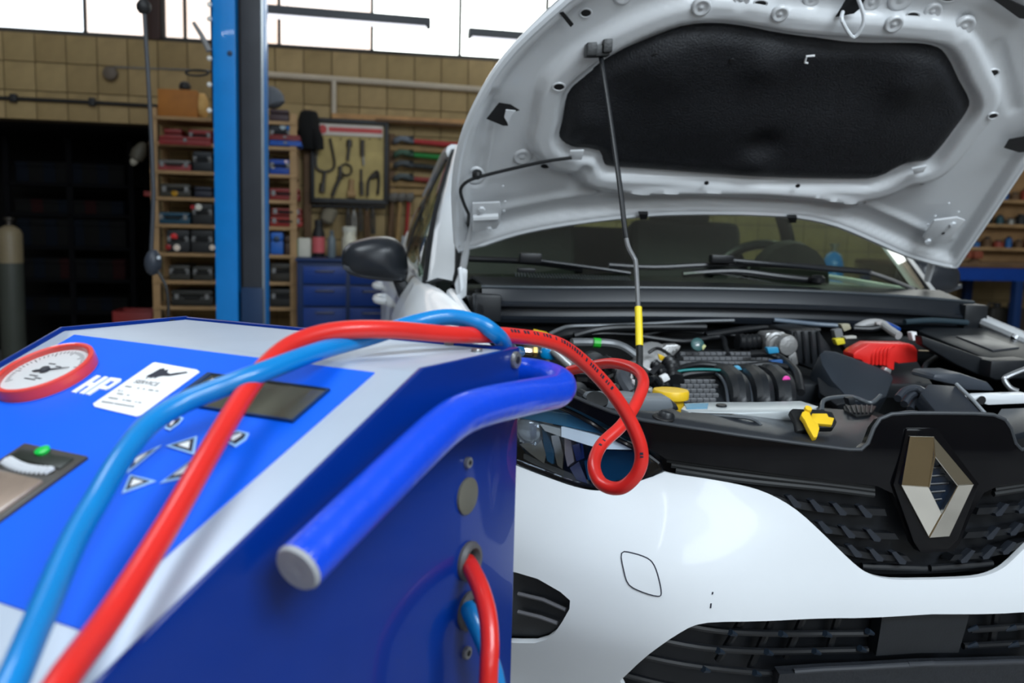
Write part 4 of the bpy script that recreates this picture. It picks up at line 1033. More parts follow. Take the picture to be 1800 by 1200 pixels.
# felt clips
for x, y, w in ((1417, 93, .009),):
    o = obj('felt_clip', tube([hood.pt(1427, 87, .022), hood.pt(1413, 88, .022), hood.pt(1410, 99, .022), hood.pt(1415, 100, .022)], .0025, 6), m_white, hd_in)
hsub('bracket', [(1001, 257), (1025, 256), (1021, 272), (998, 272)], .006, m_cwin, .018, .001)
hsub('bracket', [(1600, 290), (1626, 285), (1620, 296), (1604, 300)], .006, m_cwin, .014, .001)
for x, y in ((1284, 100), (1150, 90), (1240, 315), (1400, 320)): disc(x, y, .006, .003, m_black, hd_in, 'felt_stud', .012, 10, pl_=hood)
for x, y in ((1130, 372), (1391, 378)): hsub('seal_clip', [(x-9, y-3), (x+8, y-3), (x+6, y+7), (x-6, y+7)], .01, m_rubber, .014, .001)
# hinge plates with bolts
for name, pl_pts, bolts, dim in (('hinge_plate', [(830, 352), (878, 350), (881, 362), (879, 385), (872, 396), (836, 402), (830, 400)], ((846, 361), (859, 396)), ((847, 379),)),
                       ('hinge_plate', [(1640, 382), (1680, 377), (1694, 382), (1660, 425), (1628, 420), (1620, 412)], ((1671, 388), (1628, 418)), ((1655, 404),))):
    hp_ = hsub(name, pl_pts, .006, m_cwin, .012, .0015)
    for x, y in bolts: disc(x, y, .0085, .006, m_cw, hp_, 'bolt', .012, 6, pl_=hood)
    for x, y in dim: disc(x, y, .005, .001, m_black, hp_, 'plate_hole', .0125, 10, pl_=hood)
mid = hood.px(855, 374)
obj('plate_ridge', tube([hood.pt(831, 376, .013), hood.pt(875, 374, .013)], .010, 8), m_cwin, hd_in)
for x, y in ((888, 355), (886, 371), (884, 328), (1668, 358), (1685, 373), (1644, 380), (1631, 395)): disc(x, y, .0035, .0035, m_cw, hd_in, 'weld_spot', -.002, 8, pl_=hood)
# hinge arms from the body to the plates
def arm(px_list, m, w): return obj('hinge_arm', tube([cpx(*p) for p in px_list], w, 8), m, car)
arm([(831, 356, .97), (828, 400, 1.0), (818, 445, 1.06), (812, 480, 1.10), (809, 498, 1.12)], m_cwin, [.004, .006, .011, .010, .009])
arm([(1697, 384, .98), (1660, 418, 1.02), (1643, 430, 1.04), (1638, 462, 1.08), (1630, 492, 1.12)], m_cwin, [.005, .009, .012, .012, .010])
# washer hose on the bonnet
obj('washer_hose', tube(spline([hood.pt(x, y, .022) for x, y in ((1003, 266), (960, 272), (900, 285), (848, 298), (822, 307), (809, 322), (814, 345), (823, 365))], 4)+[cpx(x, y, yy) for x, y, yy in ((822, 400, 1.02), (814, 440, 1.06), (803, 470, 1.09), (796, 500, 1.1))], .0042, 8), m_rubber, hd_in)
obj('hose_clip', lathe(hood.pt(838, 299, .01), hood.n, [(.012, 0), (.012, .01), (.007, .016)], 12), m_rubber, hd_in)
# --- prop rod ------------------------------------------------------
rod = [(1118, 735, .20), (1121, 690, .235), (1124, 640, .27), (1124, 608, .285), (1122, 540, .325), (1118, 466, .365), (1114, 452, .372), (1104, 432, .383), (1098, 400, .40), (1090, 330, .44), (1072, 200, .52), (1056, 98, .58)]
RP = spline([cpx(*p) for p in rod], 4)
pr_ = obj('prop_rod', tube(RP, .0046, 10), m_steel, car); tag(pr_, 'thin bonnet prop rod')
i0 = 4*6
obj('black_sleeve', tube(RP[:13], .0066, 10), m_rubber, pr_)
obj('yellow_sleeve', tube(RP[12:17], .0072, 12), m_yel2, pr_)
obj('upper_paint', tube(RP[30:], .0053, 10), m_trim, pr_)
e_ = cpx(1053, 90, .575)
obj('rubber_clip', join(box(e_, (.021, .012, .012), (nrm(RX*1+UZ*.12), BY, UZ)), box(cpx(1038, 88, .57), (.011, .015, .014), (nrm(RX+UZ*.12), BY, UZ)), box(cpx(1066, 82, .57), (.010, .015, .014), (nrm(RX+UZ*.12), BY, UZ))), m_rubber, pr_, .003)

# --- body shell --------------------------------------------------------
def side_row(y, s):
    zb = np.interp(y, [.2, .5, .8, 1.1, 1.35, 2.2, 3.0, 4.0], [.79, .85, .905, .945, .955, .975, 1.0, 1.04])
    w = np.interp(y, [.2, .35, .6, 1.2, 2.0, 2.8, 3.6, 4.0], [.80, .84, .875, .885, .895, .90, .885, .80])
    tx = np.interp(y, [.2, .5, .9, 1.25, 4.0], [.68, .70, .73, .79, .72])
    return [(tx, zb-.015), (tx+.012, zb), (tx+.04, zb-.006), (w-.03, zb-.06), (w-.006, zb-.12), (w, zb-.22), (w-.004, .56), (w-.012, .40), (w-.04, .22)]
def arch(y, z):
    if y < .5: z = max(z, .79)
    for c0 in (.82, 3.30):
        if abs(y-c0) < .36: z = max(z, .33+math.sqrt(max(0, .355**2-(y-c0)**2))) if z < .70 else z
    return z
for s in (-1, 1):
    for nm, ys in (('front_wing', np.linspace(.46, 1.24, 20)), ('front_door', np.linspace(1.245, 2.24, 9)), ('rear_door', np.linspace(2.245, 3.0, 9)), ('rear_quarter', np.linspace(3.005, 4.0, 22))):
        rows = [[CW(s*x, y, arch(y, z)) for x, z in side_row(y, s)] for y in ys]
        o = obj(nm, thicken(loft(rows), CM @ np.array([-s*.012, 0, 0])), m_cw, car, smooth=50)
        if nm.endswith('door'):
            hy = ys[-2]-.06
            obj('door_handle', tube(spline([CW(s*.888, hy, .83), CW(s*.925, hy+.03, .832), CW(s*.925, hy+.13, .836), CW(s*.888, hy+.16, .836)], 4), .013, 8), m_cw, o)
    for y0 in (.82, 3.30):
        w = obj('wheel', lathe(CW(s*.66, y0, .315), RX*s, [(.22, 0), (.30, .01), (.315, .04), (.315, .17), (.30, .2), (.22, .205)], 36), m_rubber, car)
        rim = obj('rim', lathe(CW(s*.70, y0, .315), RX*s, [(.2, .05), (.215, .16), (.205, .172), (.19, .15), (.04, .14), (.035, .16)], 30), m_alu, w)
# windscreen and greenhouse
def wsb(x): return CW(x, .985+.30*(x)**2, .985-.02*abs(x))
def wst(x): return CW(x, 1.70+.14*x*x, 1.412-.05*x*x)
rows = []
for f in np.linspace(0, 1, 8):
    rows.append([wsb(-.70+1.4*k/16)*(1-f)+wst((-.625+1.25*k/16))*f+CM @ np.array([0, -.03*math.sin(math.pi*f), .02*math.sin(math.pi*f)]) for k in range(17)])
m_ws = glass_mat('windscreen_glass', (.86, .92, .84), .03, .02)
obj('windscreen', thicken(loft(rows), CM @ np.array([0, .004, -.003])), m_ws, car, smooth=80)
roof = [[CW(x, y, z-.06*x*x) for x in np.linspace(-.625, .625, 13)] for y, z in ((1.70, 1.412), (1.8, 1.43), (2.2, 1.46), (2.7, 1.455), (3.2, 1.42), (3.55, 1.37))]
obj('roof', thicken(loft(roof), CM @ np.array([0, 0, -.03])), m_cw, car, smooth=60)
m_sg = glass_mat('side_glass', (.80, .88, .82), .04, .02)
for s in (-1, 1):
    # A pillar: white outer strip and black inner seal
    a0, a1, a2 = (s*.715, 1.14, .965), (s*.69, 1.42, 1.17), (s*.645, 1.76, 1.392)
    b0, b1, b2 = (s*.795, 1.26, .955), (s*.755, 1.50, 1.15), (s*.675, 1.84, 1.375)
    rows = [[CW(*a), CW(*((np.array(a)+np.array(b))/2+np.array([s*.012, -.012, .012]))), CW(*b)] for a, b in zip(spline([a0, a1, a2], 4), spline([b0, b1, b2], 4))]
    obj('windscreen_pillar', thicken(loft(rows), CM @ np.array([-s*.02, .03, -.01])), m_cw, car, smooth=60)
    obj('window_seal', tube(spline([CW(*b0), CW(*b1), CW(*b2)], 5), .011, 8), m_trim, car)
    obj('screen_seal', tube(spline([CW(*a0), CW(*a1), CW(*a2)], 5), .009, 8), m_trim, car)
    rail = [(s*.675, 1.84, 1.375), (s*.655, 2.3, 1.40), (s*.645, 2.8, 1.385), (s*.65, 3.2, 1.33), (s*.66, 3.5, 1.28)]
    obj('roof_rail', tube(spline([CW(*p) for p in rail], 5), .026, 10), m_cw, car)
    belt = [(s*.80, 1.30, .962), (s*.815, 1.8, .975), (s*.815, 2.4, .99), (s*.79, 3.0, 1.02), (s*.76, 3.4, 1.08)]
    obj('belt_trim', tube(spline([CW(*p) for p in belt], 5), .010, 8), m_chrome if False else m_cw, car)
    up = [b0, (s*.74, 1.55, 1.19), (s*.682, 1.85, 1.37), (s*.66, 2.2, 1.39), ]
    def srow(bt, tp): return [CW(*(np.array(bt)*(1-f)+np.array(tp)*f+np.array([s*.02*math.sin(math.pi*f), 0, 0]))) for f in np.linspace(0, 1, 6)]
    fg = [srow((s*.80, 1.29, .965), (s*.795, 1.30, .975)), srow((s*.808, 1.5, .968), (s*.755, 1.51, 1.15)), srow((s*.812, 1.7, .972), (s*.71, 1.70, 1.28)), srow((s*.815, 1.86, .977), (s*.68, 1.86, 1.372)), srow((s*.815, 2.2, .985), (s*.66, 2.2, 1.39))]
    obj('front_side_window', thicken(loft(fg), CM @ np.array([-s*.004, 0, 0])), m_sg, car, smooth=60)
    rg = [srow((s*.812, 2.3, .988), (s*.656, 2.3, 1.39)), srow((s*.80, 2.8, 1.01), (s*.648, 2.8, 1.375)), srow((s*.785, 3.1, 1.03), (s*.652, 3.12, 1.335))]
    obj('rear_side_window', thicken(loft(rg), CM @ np.array([-s*.004, 0, 0])), m_sg, car, smooth=60)
    cq = [srow((s*.785, 3.1, 1.03), (s*.652, 3.12, 1.335)), srow((s*.76, 3.45, 1.07), (s*.655, 3.5, 1.29)), srow((s*.74, 3.75, 1.08), (s*.66, 3.7, 1.18))]
    obj('rear_pillar', thicken(loft(cq), CM @ np.array([-s*.02, 0, 0])), m_cw, car, smooth=60)
    bpp = [srow((s*.817, 2.2, .985), (s*.665, 2.2, 1.39)), srow((s*.817, 2.3, .988), (s*.66, 2.3, 1.39))]
    obj('door_pillar', thicken(loft(bpp), CM @ np.array([-s*.015, 0, 0])), m_trim, car)
rw = [[CW(x, 3.55, 1.365-.06*x*x) for x in np.linspace(-.6, .6, 7)], [CW(x, 3.85, 1.06) for x in np.linspace(-.66, .66, 7)]]
obj('rear_window', thicken(loft(rw), CM @ np.array([0, -.004, 0])), m_sg, car)
tg = [[CW(x, y-.25*abs(x)**3, z) for x in np.linspace(-.78, .78, 11)] for y, z in ((3.86, 1.06), (3.98, .98), (4.03, .8), (4.05, .55), (4.0, .3))]
obj('tailgate', thicken(loft(tg), CM @ np.array([0, -.02, 0])), m_cw, car, smooth=60)
obj('underbody', box(CW(0, 2.1, .24), (.78, 1.85, .03), (RX, BY, UZ)), m_trim, car)
# --- cabin ---------------------------------------------------------
m_cab_in = mat('cabin_dark', (.022, .022, .022), .6, var=.2)
dash = [[CW(x, y+.12*x*x, z-.03*x*x) for x in np.linspace(-.70, .70, 11)] for y, z in ((1.06, .955), (1.25, .99), (1.42, .985), (1.48, .93), (1.45, .60))]
obj('dashboard', thicken(loft(dash), CM @ np.array([0, .0, -.02])), m_cab_in, car, smooth=60)
obj('instrument_hood', lathe(CW(.36, 1.32, .985), BY, [(.12, 0), (.13, .05), (.11, .1)], 20), m_cab_in, car)
wc = CW(.36, 1.62, .93); wn = nrm(CM @ np.array([0, .9, .42])); wa, wb_, _ = axes_for(wn)
sw_ = obj('steering_wheel', tube([wc+(wa*math.cos(k*math.pi/16)+wb_*math.sin(k*math.pi/16))*.185 for k in range(32)], .016, 10, True), m_trim, car)
obj('wheel_hub', lathe(wc-wn*.03, wn, [(.03, 0), (.075, .02), (.07, .05)], 16), m_trim, sw_)
for k in (0, 2.6, -2.6+math.pi*2): obj('spoke', tube([wc, wc+(wa*math.cos(k-1.57)+wb_*math.sin(k-1.57))*.18], .014, 8), m_trim, sw_)
m_seat = mat('seat_cloth', (.05, .05, .052), .9, bump=.2, bscale=80)
for x in (-.36, .36):
    o = obj('front_seat', box(CW(x, 2.0, .52), (.25, .27, .09), (RX, BY, UZ)), m_seat, car, .05, bseg=3)
    obj('backrest', box(CW(x, 2.32, .86), (.24, .07, .32), (RX, nrm(BY-UZ*.22), nrm(UZ+BY*.22))), m_seat, o, .05, bseg=3)
    obj('headrest', box(CW(x, 2.44, 1.25), (.13, .045, .085), (RX, BY, UZ)), m_seat, o, .035, bseg=3)
o = obj('rear_seat', box(CW(0, 2.9, .55), (.62, .25, .1), (RX, BY, UZ)), m_seat, car, .05)
obj('backrest', box(CW(0, 3.25, .85), (.62, .08, .3), (RX, nrm(BY-UZ*.25), nrm(UZ+BY*.25))), m_seat, o, .05)
im = obj('interior_mirror', box(CW(0, 1.62, 1.33), (.11, .015, .032), (RX, BY, UZ)), m_trim, car, .012)
obj('mirror_stem', tube([CW(0, 1.62, 1.345), CW(0, 1.60, 1.385)], .008, 8), m_trim, im)
tag(obj('reg_sticker', prism([CW(-.56+a, 1.30, z) for a, z in ((0, 1.06), (.09, 1.06), (.09, 1.13), (0, 1.13))], [CW(-.56+a, 1.303, z) for a, z in ((0, 1.06), (.09, 1.06), (.09, 1.13), (0, 1.13))]), mat('paper_olive', (.25, .27, .18), .7), car)) if False else None
# --- door mirrors -------------------------------------------------------
def bulge(name, px_out, yc, rings, m, parent, mirror=False, curve=3):
    P = carY(yc); uv = [np.array(p) for p in spline([P.px(*q) for q in px_out], curve, True)]
    if mirror: uv = [np.array((-a, b)) for a, b in uv][::-1]
    c = sum(uv)/len(uv); rows = [[P.at(*(c+(q-c)*f+np.array(sh)), o) for q in uv] for f, o, sh in rings]
    V, Fc = loft(rows, True); n = len(uv)
    Fc += [tuple(range(n))[::-1], tuple((len(rows)-1)*n+k for k in range(n))]
    return obj(name, (V, Fc), m, parent, smooth=70)
m_mir = mat('mirror_black', (.018, .021, .027), .30, var=.1, bump=.03, bscale=400)
mpx = [(602, 468), (600, 452), (606, 435), (622, 424), (655, 416), (685, 416), (704, 426), (714, 445), (718, 475), (713, 495), (692, 496), (645, 490), (615, 483)]
sh = (0, 0)
rg = [(.30, .070, sh), (.62, .062, sh), (.85, .045, sh), (.96, .020, sh), (1.0, -.01, sh), (.97, -.05, sh), (.93, -.055, sh)]
apx = [(688, 489), (712, 489), (724, 505), (742, 518), (732, 530), (713, 547), (700, 520)]
for mr in (False, True):
    mo = bulge('door_mirror', mpx, 1.50, rg, m_mir, car, mr)
    P = carY(1.50); uv = [P.px(*q) for q in apx]
    if mr: uv = [(-a, b) for a, b in uv]
    uvprism('mirror_arm', uv, P, .07, m_mir, mo, .02, .008)
    P2 = carY(1.49); uv = [P2.px(*q) for q in ((603, 472), (640, 485), (706, 492), (706, 486), (640, 478), (604, 464))]
    if mr: uv = [(-a, b) for a, b in uv]
    uvprism('mirror_crease', uv, P2, .03, mat('mirror_grey', (.055, .06, .07), .35), mo, .038, .002)
# ------------------------------------------------------------------ front of the car
_pa = np.array([0, .15, .3, .45, .6, .7, .8, .86, .92]); _pb = np.array([0, .003, .014, .05, .125, .21, .34, .47, .72])
_za = np.array([.10, .2, .3, .4, .5, .6, .7, .78, .84, .92]); _zb = np.array([.10, .05, .015, -.002, -.018, -.012, -.002, -.002, .010, .07])
def csp(xa, ya):
    m = np.gradient(ya, xa)
    def f(x):
        x = min(max(x, xa[0]), xa[-1]); i = min(np.searchsorted(xa, x, 'right')-1, len(xa)-2); i = max(i, 0)
        h = xa[i+1]-xa[i]; t = (x-xa[i])/h
        return (2*t**3-3*t*t+1)*ya[i]+(t**3-2*t*t+t)*h*m[i]+(-2*t**3+3*t*t)*ya[i+1]+(t**3-t*t)*h*m[i+1]
    return f
_fp, _fz = csp(_pa, _pb), csp(_za, _zb)
class Fascia:
    def g(s, x, z):
        w = min(max((abs(x)-.16)/.34, 0), 1); w = w*w*(3-2*w)
        t = min(max((.745-z)/.20, 0), 1); t = t*t*(3-2*t)          # the skin swells forward below the headlight
        u = min(max((.46-z)/.2, 0), 1); u = u*u*(3-2*u)
        return _fp(abs(x))+_fz(z)-.055*w*t*(1-u)
    def at(s, x, z, o=0.):
        p = np.array([x, s.g(x, z), z]); e = .004
        dx = (s.g(x+e, z)-s.g(x-e, z))/(2*e); dz = (s.g(x, z+e)-s.g(x, z-e))/(2*e)
        n = nrm((dx, -1, dz)); return CW(*(p+n*o))
    def px(s, x, y):
        d = ray(x, y); a, b = .7, 3.2
        def f(t):
            c = WC(CO+d*t); return c[1]-s.g(c[0], c[2])
        for _ in range(40):
            m_ = (a+b)/2
            if f(m_) > 0: b = m_
            else: a = m_
        c = WC(CO+d*a); return (c[0], c[2])
    def pt(s, x, y, o=0.): return s.at(*s.px(x, y), o)
FS = Fascia()
def fuv(pts, n=0):
    uv = [FS.px(*p) for p in pts]
    return [tuple(p) for p in spline(uv, n)] if n else uv
def sym(half): return half+[(-a, b) for a, b in half[::-1]]
def fpatch(name, uv, thick, m, parent=None, off=0., step=.025, **k): return obj(name, patch_geo(uv, FS.at, thick, step, off, k.get('hfun'), k.get('holes', ())), m, parent or car, smooth=k.get('smooth', 45.))
def both(name, uv, thick, m, parent=None, off=0., step=.025, **k):
    a = fpatch(name, uv, thick, m, parent, off, step, **k); b = fpatch(name, [(-x, z) for x, z in uv][::-1], thick, m, parent, off, step, **k); return a, b
# bumper skin
gr_edge = fuv([(1168, 829), (1185, 833), (1240, 841), (1300, 852), (1350, 867), (1400, 896), (1450, 941), (1500, 989), (1530, 1009), (1570, 1018), (1640, 1018)], 3)
gr_edge[-1] = (0., gr_edge[-1][1])
hl_low = fuv([(905, 817), (960, 838), (1010, 855), (1050, 862), (1085, 857), (1125, 845), (1168, 829)], 3)
lg_edge = fuv([(1640, 1079), (1500, 1086), (1350, 1091), (1245, 1094), (1195, 1112), (1140, 1150), (1090, 1196)], 3); lg_edge[0] = (0., lg_edge[0][1])
half = lg_edge[::-1]+[]
left = [(-.885, .78), (-.80, .775)]+hl_low[0:]+gr_edge[1:]
low = [(-.47, .26), (-.56, .20), (-.80, .19), (-.89, .24)]
# left half ring: start at grille centre, go left along grille edge, headlight, corner, down, lower grille edge back to the centre
ring_l = gr_edge[::-1]+hl_low[::-1][1:]+[(-.76, .758), (-.81, .768), (-.83, .785), (-.885, .79), (-.90, .5), (-.89, .24), (-.80, .19), (-.56, .20), (-.47, .26)]+lg_edge[::-1]
fog = fuv([(880, 1000), (908, 1006), (945, 1017), (985, 1040), (1002, 1055), (1001, 1070), (975, 1112), (960, 1124), (940, 1130), (880, 1128)])
fx = min(p[0] for p in fog); 
bump = fpatch('bumper', ring_l+[(-a, b) for a, b in ring_l[::-1]][1:-1], .012, m_cw, car, .0, .022, holes=[fog, [(-a, b) for a, b in fog][::-1]])
tag(bump, 'white painted front bumper skin')
both('air_inlet', [(a*1.0, b) for a, b in fog], .004, m_plast, bump, -.016, .03)
for q in (((905, 1047), (950, 1058), (990, 1076)), ((905, 1080), (945, 1090), (975, 1101))):
    P_ = [FS.pt(x, y, -.010) for x, y in q]; obj('inlet_fin', tube(P_, .0035, 6), mat('fin_grey', (.12, .12, .13), .4), bump)
# towing eye cover
tow = [tuple(p) for p in spline(fuv([(1093, 972), (1112, 972), (1138, 981), (1150, 994), (1158, 1018), (1162, 1042), (1156, 1047), (1130, 1040), (1106, 1027), (1097, 1003)]), 3, True)]
tc_ = fpatch('towing_eye_cover', tow, .003, m_cw, bump, .0012, .02)
obj('cover_gap', tube([FS.at(a, b, .0004) for a, b in tow], .0013, 6, True), m_ink, tc_)
for pts in (((1253, 1040), (1252, 1044)), ((1250, 1060), (1249, 1068))):
    obj('stone_chip', tube([FS.pt(x, y, .0003) for x, y in pts], .0012, 6), m_ink, bump)
# headlights
lens = [tuple(p) for p in spline(fuv([(905, 728), (937, 713), (965, 711), (1000, 723), (1040, 744), (1075, 767), (1110, 785), (1142, 802), (1163, 825), (1125, 840), (1085, 852), (1048, 857), (1010, 849), (960, 831), (905, 810)]), 2, True)]
xl = min(p[0] for p in lens)
lens_full = [p for p in lens if p[0] > xl+.012]
lens_full = [tuple(p) for p in spline(fuv([(905, 728), (937, 713), (965, 711), (1000, 723), (1040, 744), (1075, 767), (1110, 785), (1142, 802), (1163, 825), (1125, 840), (1085, 852), (1048, 857), (1010, 849), (960, 831), (905, 810)]), 2)]
lens_full += [(-.76, .762), (-.81, .772), (-.825, .784), (-.81, .794), (-.76, .796)]
m_lens = glass_mat('headlight_lens', (.92, .96, 1.0), .03, .015)
m_hblue = mat('headlight_dark', (.006, .020, .038), .25, coat=.5); m_refl = mat('reflector_chrome', (.80, .80, .82), .12, metal=1.0)
m_drl = mat('light_guide', (.93, .94, .95), .25, coat=.5)
for s in (1, -1):
    mm = lambda L: [(s*a, b) for a, b in L][::s]
    h = fpatch('headlight', mm(lens_full), .006, m_hblue, car, -.055, .03)
    fpatch('lens', mm(lens_full), .003, m_lens, h, .004, .02, smooth=70)
    rim_ = [FS.at(a, b, -.002) for a, b in mm(lens_full)]
    obj('lens_rim', tube(rim_, .0045, 8, True), m_gloss, h)
    def hl(name, pts, m, off=-.035, th=.012, step=.02): return fpatch(name, mm(fuv(pts)), th, m, h, off, step)
    hl('light_bar', [(985, 750), (1030, 761), (1070, 771), (1120, 785), (1116, 791), (1060, 790), (1032, 783), (985, 768)], m_drl, -.004, .02)
    hl('light_bar', [(946, 746), (983, 755), (983, 768), (955, 758)], mat('bar_tinted', (.42, .40, .37), .25), -.006, .02)
    hl('upper_bezel', [(905, 735), (950, 742), (1000, 752), (1060, 765), (1100, 778), (1060, 755), (1000, 730), (950, 722), (905, 730)], mat('bezel_blue', (.06, .19, .30), .25, metal=.3), -.010, .01)
    for pts, m in (([(905, 742), (925, 745), (936, 760), (930, 780), (905, 778)], m_refl), ([(905, 782), (925, 798), (950, 815), (953, 800), (945, 775), (935, 785), (920, 780)], m_refl),
                   ([(962, 768), (976, 767), (984, 800), (983, 824), (974, 818), (966, 790)], m_refl), ([(986, 772), (998, 778), (1003, 812), (992, 820), (987, 800)], mat('prism_rose', (.55, .45, .45), .2, metal=.7)),
                   ([(1000, 785), (1013, 782), (1019, 808), (1008, 812)], m_refl), ([(996, 822), (1012, 812), (1024, 838), (1028, 848), (1008, 842)], m_refl)):
        hl('reflector', pts, m, -.014, .02)
    hl('fin', [(948, 756), (956, 760), (968, 800), (966, 815), (957, 810), (950, 780)], mat('fin_navy', (.01, .05, .09), .2), -.010, .02)
    hl('fin', [(1016, 776), (1020, 778), (1024, 806), (1020, 808)], m_refl, -.010, .02)
    hl('inner_cup', [(1020, 812), (1060, 795), (1110, 798), (1145, 815), (1120, 834), (1060, 848), (1028, 842)], mat('cup_blue', (.006, .035, .075), .15, coat=.5), -.018, .01)
    hl('lower_strip', [(912, 806), (960, 827), (1010, 845), (1030, 848), (1028, 842), (1000, 832), (955, 815), (912, 798)], mat('strip_grey', (.09, .085, .08), .2, metal=.5), -.015, .01)
    c = FS.px(917, 758); pc = FS.at(s*c[0], c[1], -.05); pn = nrm(FS.at(s*c[0], c[1], 0)-pc)
    obj('projector', lathe(pc, pn, [(.034, 0), (.034, .02), (.03, .03), (.02, .038), (.006, .041)], 24), mat('projector_glass', (.45, .46, .47), .08, metal=.6), h)
# gloss trim carrying the badge
top = fuv([(985, 689), (1005, 695), (1040, 710), (1080, 725), (1130, 738), (1200, 749), (1300, 764), (1400, 778), (1490, 789), (1512, 789), (1524, 778), (1534, 752), (1545, 736), (1565, 728), (1600, 726), (1640, 726)])
bot = fuv([(1640, 969), (1616, 969), (1606, 955), (1588, 905), (1567, 866), (1540, 853), (1440, 841), (1300, 823), (1220, 813), (1172, 806), (1140, 786), (1100, 765), (1060, 742), (1020, 722), (990, 708)])
top[-1] = (0., top[-1][1]); bot[0] = (0., bot[0][1])
trim = fpatch('grille_trim', top+[(-a, b) for a, b in top[::-1]][1:]+[(-a, b) for a, b in bot[::-1]]+bot[1:], .02, m_gloss, car, .004, .02, smooth=30)
lip = top[:-1]+[(-a, b) for a, b in top[::-1]]
obj('lip_edge', tube([FS.at(a, b, .003) for a, b in lip], .0035, 8), mat('lip_dark', (.03, .034, .04), .5), trim)
for k in range(3):
    pts = [(1172+8*k, 809+9*k), (1300, 826+9*k), (1440, 843+8*k), (1540, 855+8*k)]
    for s in (1, -1): obj('trim_bar', tube([FS.at(s*a, b, -.008) for a, b in fuv(pts, 4)], .0055, 8), mat('bar_black', (.005, .006, .007), .5), trim)
# grille: dark back, slats with teeth
gb = fuv([(1640, 848), (1540, 840), (1300, 812), (1165, 800)])+gr_edge
gb[0] = (0., gb[0][1]); gb[-1] = (0, gb[-1][1]); gbl = [(a*1.01, b-.004) for a, b in gb]
gbk = fpatch('grille_back', gbl[::-1]+[(-a, b) for a, b in gbl][1:-1], .004, mat('grille_dark', (.006, .008, .012), .5), car, -.045, .03)
def slat(up_, lo_, teeth):
    for s in (1, -1):
        uv = [(s*a, b) for a, b in fuv(up_, 3)+fuv(lo_, 3)[::-1]]
        if s < 0: uv = uv[::-1]
        o = fpatch('slat', uv, .025, m_trim, gbk, -.012, .025)
        for (x, y) in teeth:
            q = [(s*a, b) for a, b in fuv([(x, y-8), (x+7, y-10), (x+26, y+8), (x+24, y+13), (x+14, y+12)])]
            if s < 0: q = q[::-1]
            fpatch('tooth', q, .015, mat('tooth_black', (.02, .024, .032), .28), o, -.004, .02)
slat([(1366, 872), (1400, 881), (1470, 893), (1562, 897)], [(1384, 888), (1410, 896), (1470, 905), (1566, 909)], [(1385, 880), (1425, 888), (1465, 894), (1510, 898)])
slat([(1412, 912), (1440, 922), (1510, 936), (1580, 940)], [(1430, 928), (1455, 938), (1520, 948), (1588, 951)], [(1440, 926), (1480, 934), (1525, 940)])
slat([(1462, 957), (1500, 968), (1550, 977), (1602, 980)], [(1480, 973), (1510, 982), (1560, 988), (1610, 990)], [(1492, 968), (1530, 975), (1570, 980)])
for y, x0, x1 in ((1000, 1525, 1640),):
    for s in (1, -1): obj('slat', tube([FS.at(s*a, b, -.02) for a, b in fuv([(x0, y), (x1, y+4)])], .006, 8), m_trim, gbk)
# badge
def fl(pts, offs): return [FS.pt(x, y, o) for (x, y), o in zip(pts, offs)]
fr_px = [(1592, 752), (1646, 752), (1720, 850), (1682, 948), (1664, 965), (1616, 968), (1604, 952), (1568, 851)]
bf = pxprism('badge_frame', fr_px, Plane(FS.pt(1640, 850, .006), RX, FS.at(0, .78)-FS.at(0, .64)), .02, m_gloss, trim, .004, .004)
bp0 = Plane(FS.pt(1640, 850, .012), RX, FS.at(0, .78)-FS.at(0, .64))
BP = dict(a=(1599, 766, .004), b=(1638, 766, .006), c=(1636, 799, .018), d=(1625, 853, .020), e=(1581, 851, .010), f=(1649, 901, .018), g=(1631, 943, .006), h=(1707, 849, .010), i=(1675, 850, .020), j=(1668, 942, .004))
def bq(k, dz=0): x, y, o = BP[k]; return bp0.at(*bp0.px(x, y), o*.6+dz)
ins = dict(c=(1637, 806), d=(1631, 853), f=(1649, 893), i=(1669, 851))
for ks in ('abcde', 'edfg', 'bhic', 'hjgfi'):
    A_ = np.array([(*bp0.px(*BP[k][:2]), 1) for k in ks]); co_ = np.linalg.lstsq(A_, np.array([BP[k][2]*.6 for k in ks]), rcond=None)[0]
    top_ = [bp0.at(r[0], r[1], float(r @ co_)) for r in A_]
    obj('badge_facet', prism(top_, [bp0.at(*bp0.px(*BP[k][:2]), -.004) for k in ks]), m_chrome, bf, .0006, smooth=0)
obj('badge_edge', tube([bq(k, .0008) for k in ('b', 'c', 'd')], .0012, 6), m_chrome, bf)
obj('badge_edge', tube([bq(k, .0008) for k in ('c', 'i', 'f', 'g')], .0012, 6), m_chrome, bf)
hole_ = [bp0.px(*BP[k][:2]) for k in 'cifd']
uvprism('badge_opening', hole_, bp0, .003, mat('opening_navy', (.004, .010, .022), .2), bf, .0005)
for k in range(5):
    y = 822+k*14; obj('opening_rib', tube([bp0.pt(1633-abs(850-y)*.0+abs(850-y)*.12, y, .002), bp0.pt(1666-abs(850-y)*.45, y-2, .002)], .0018, 6), m_trim, bf)
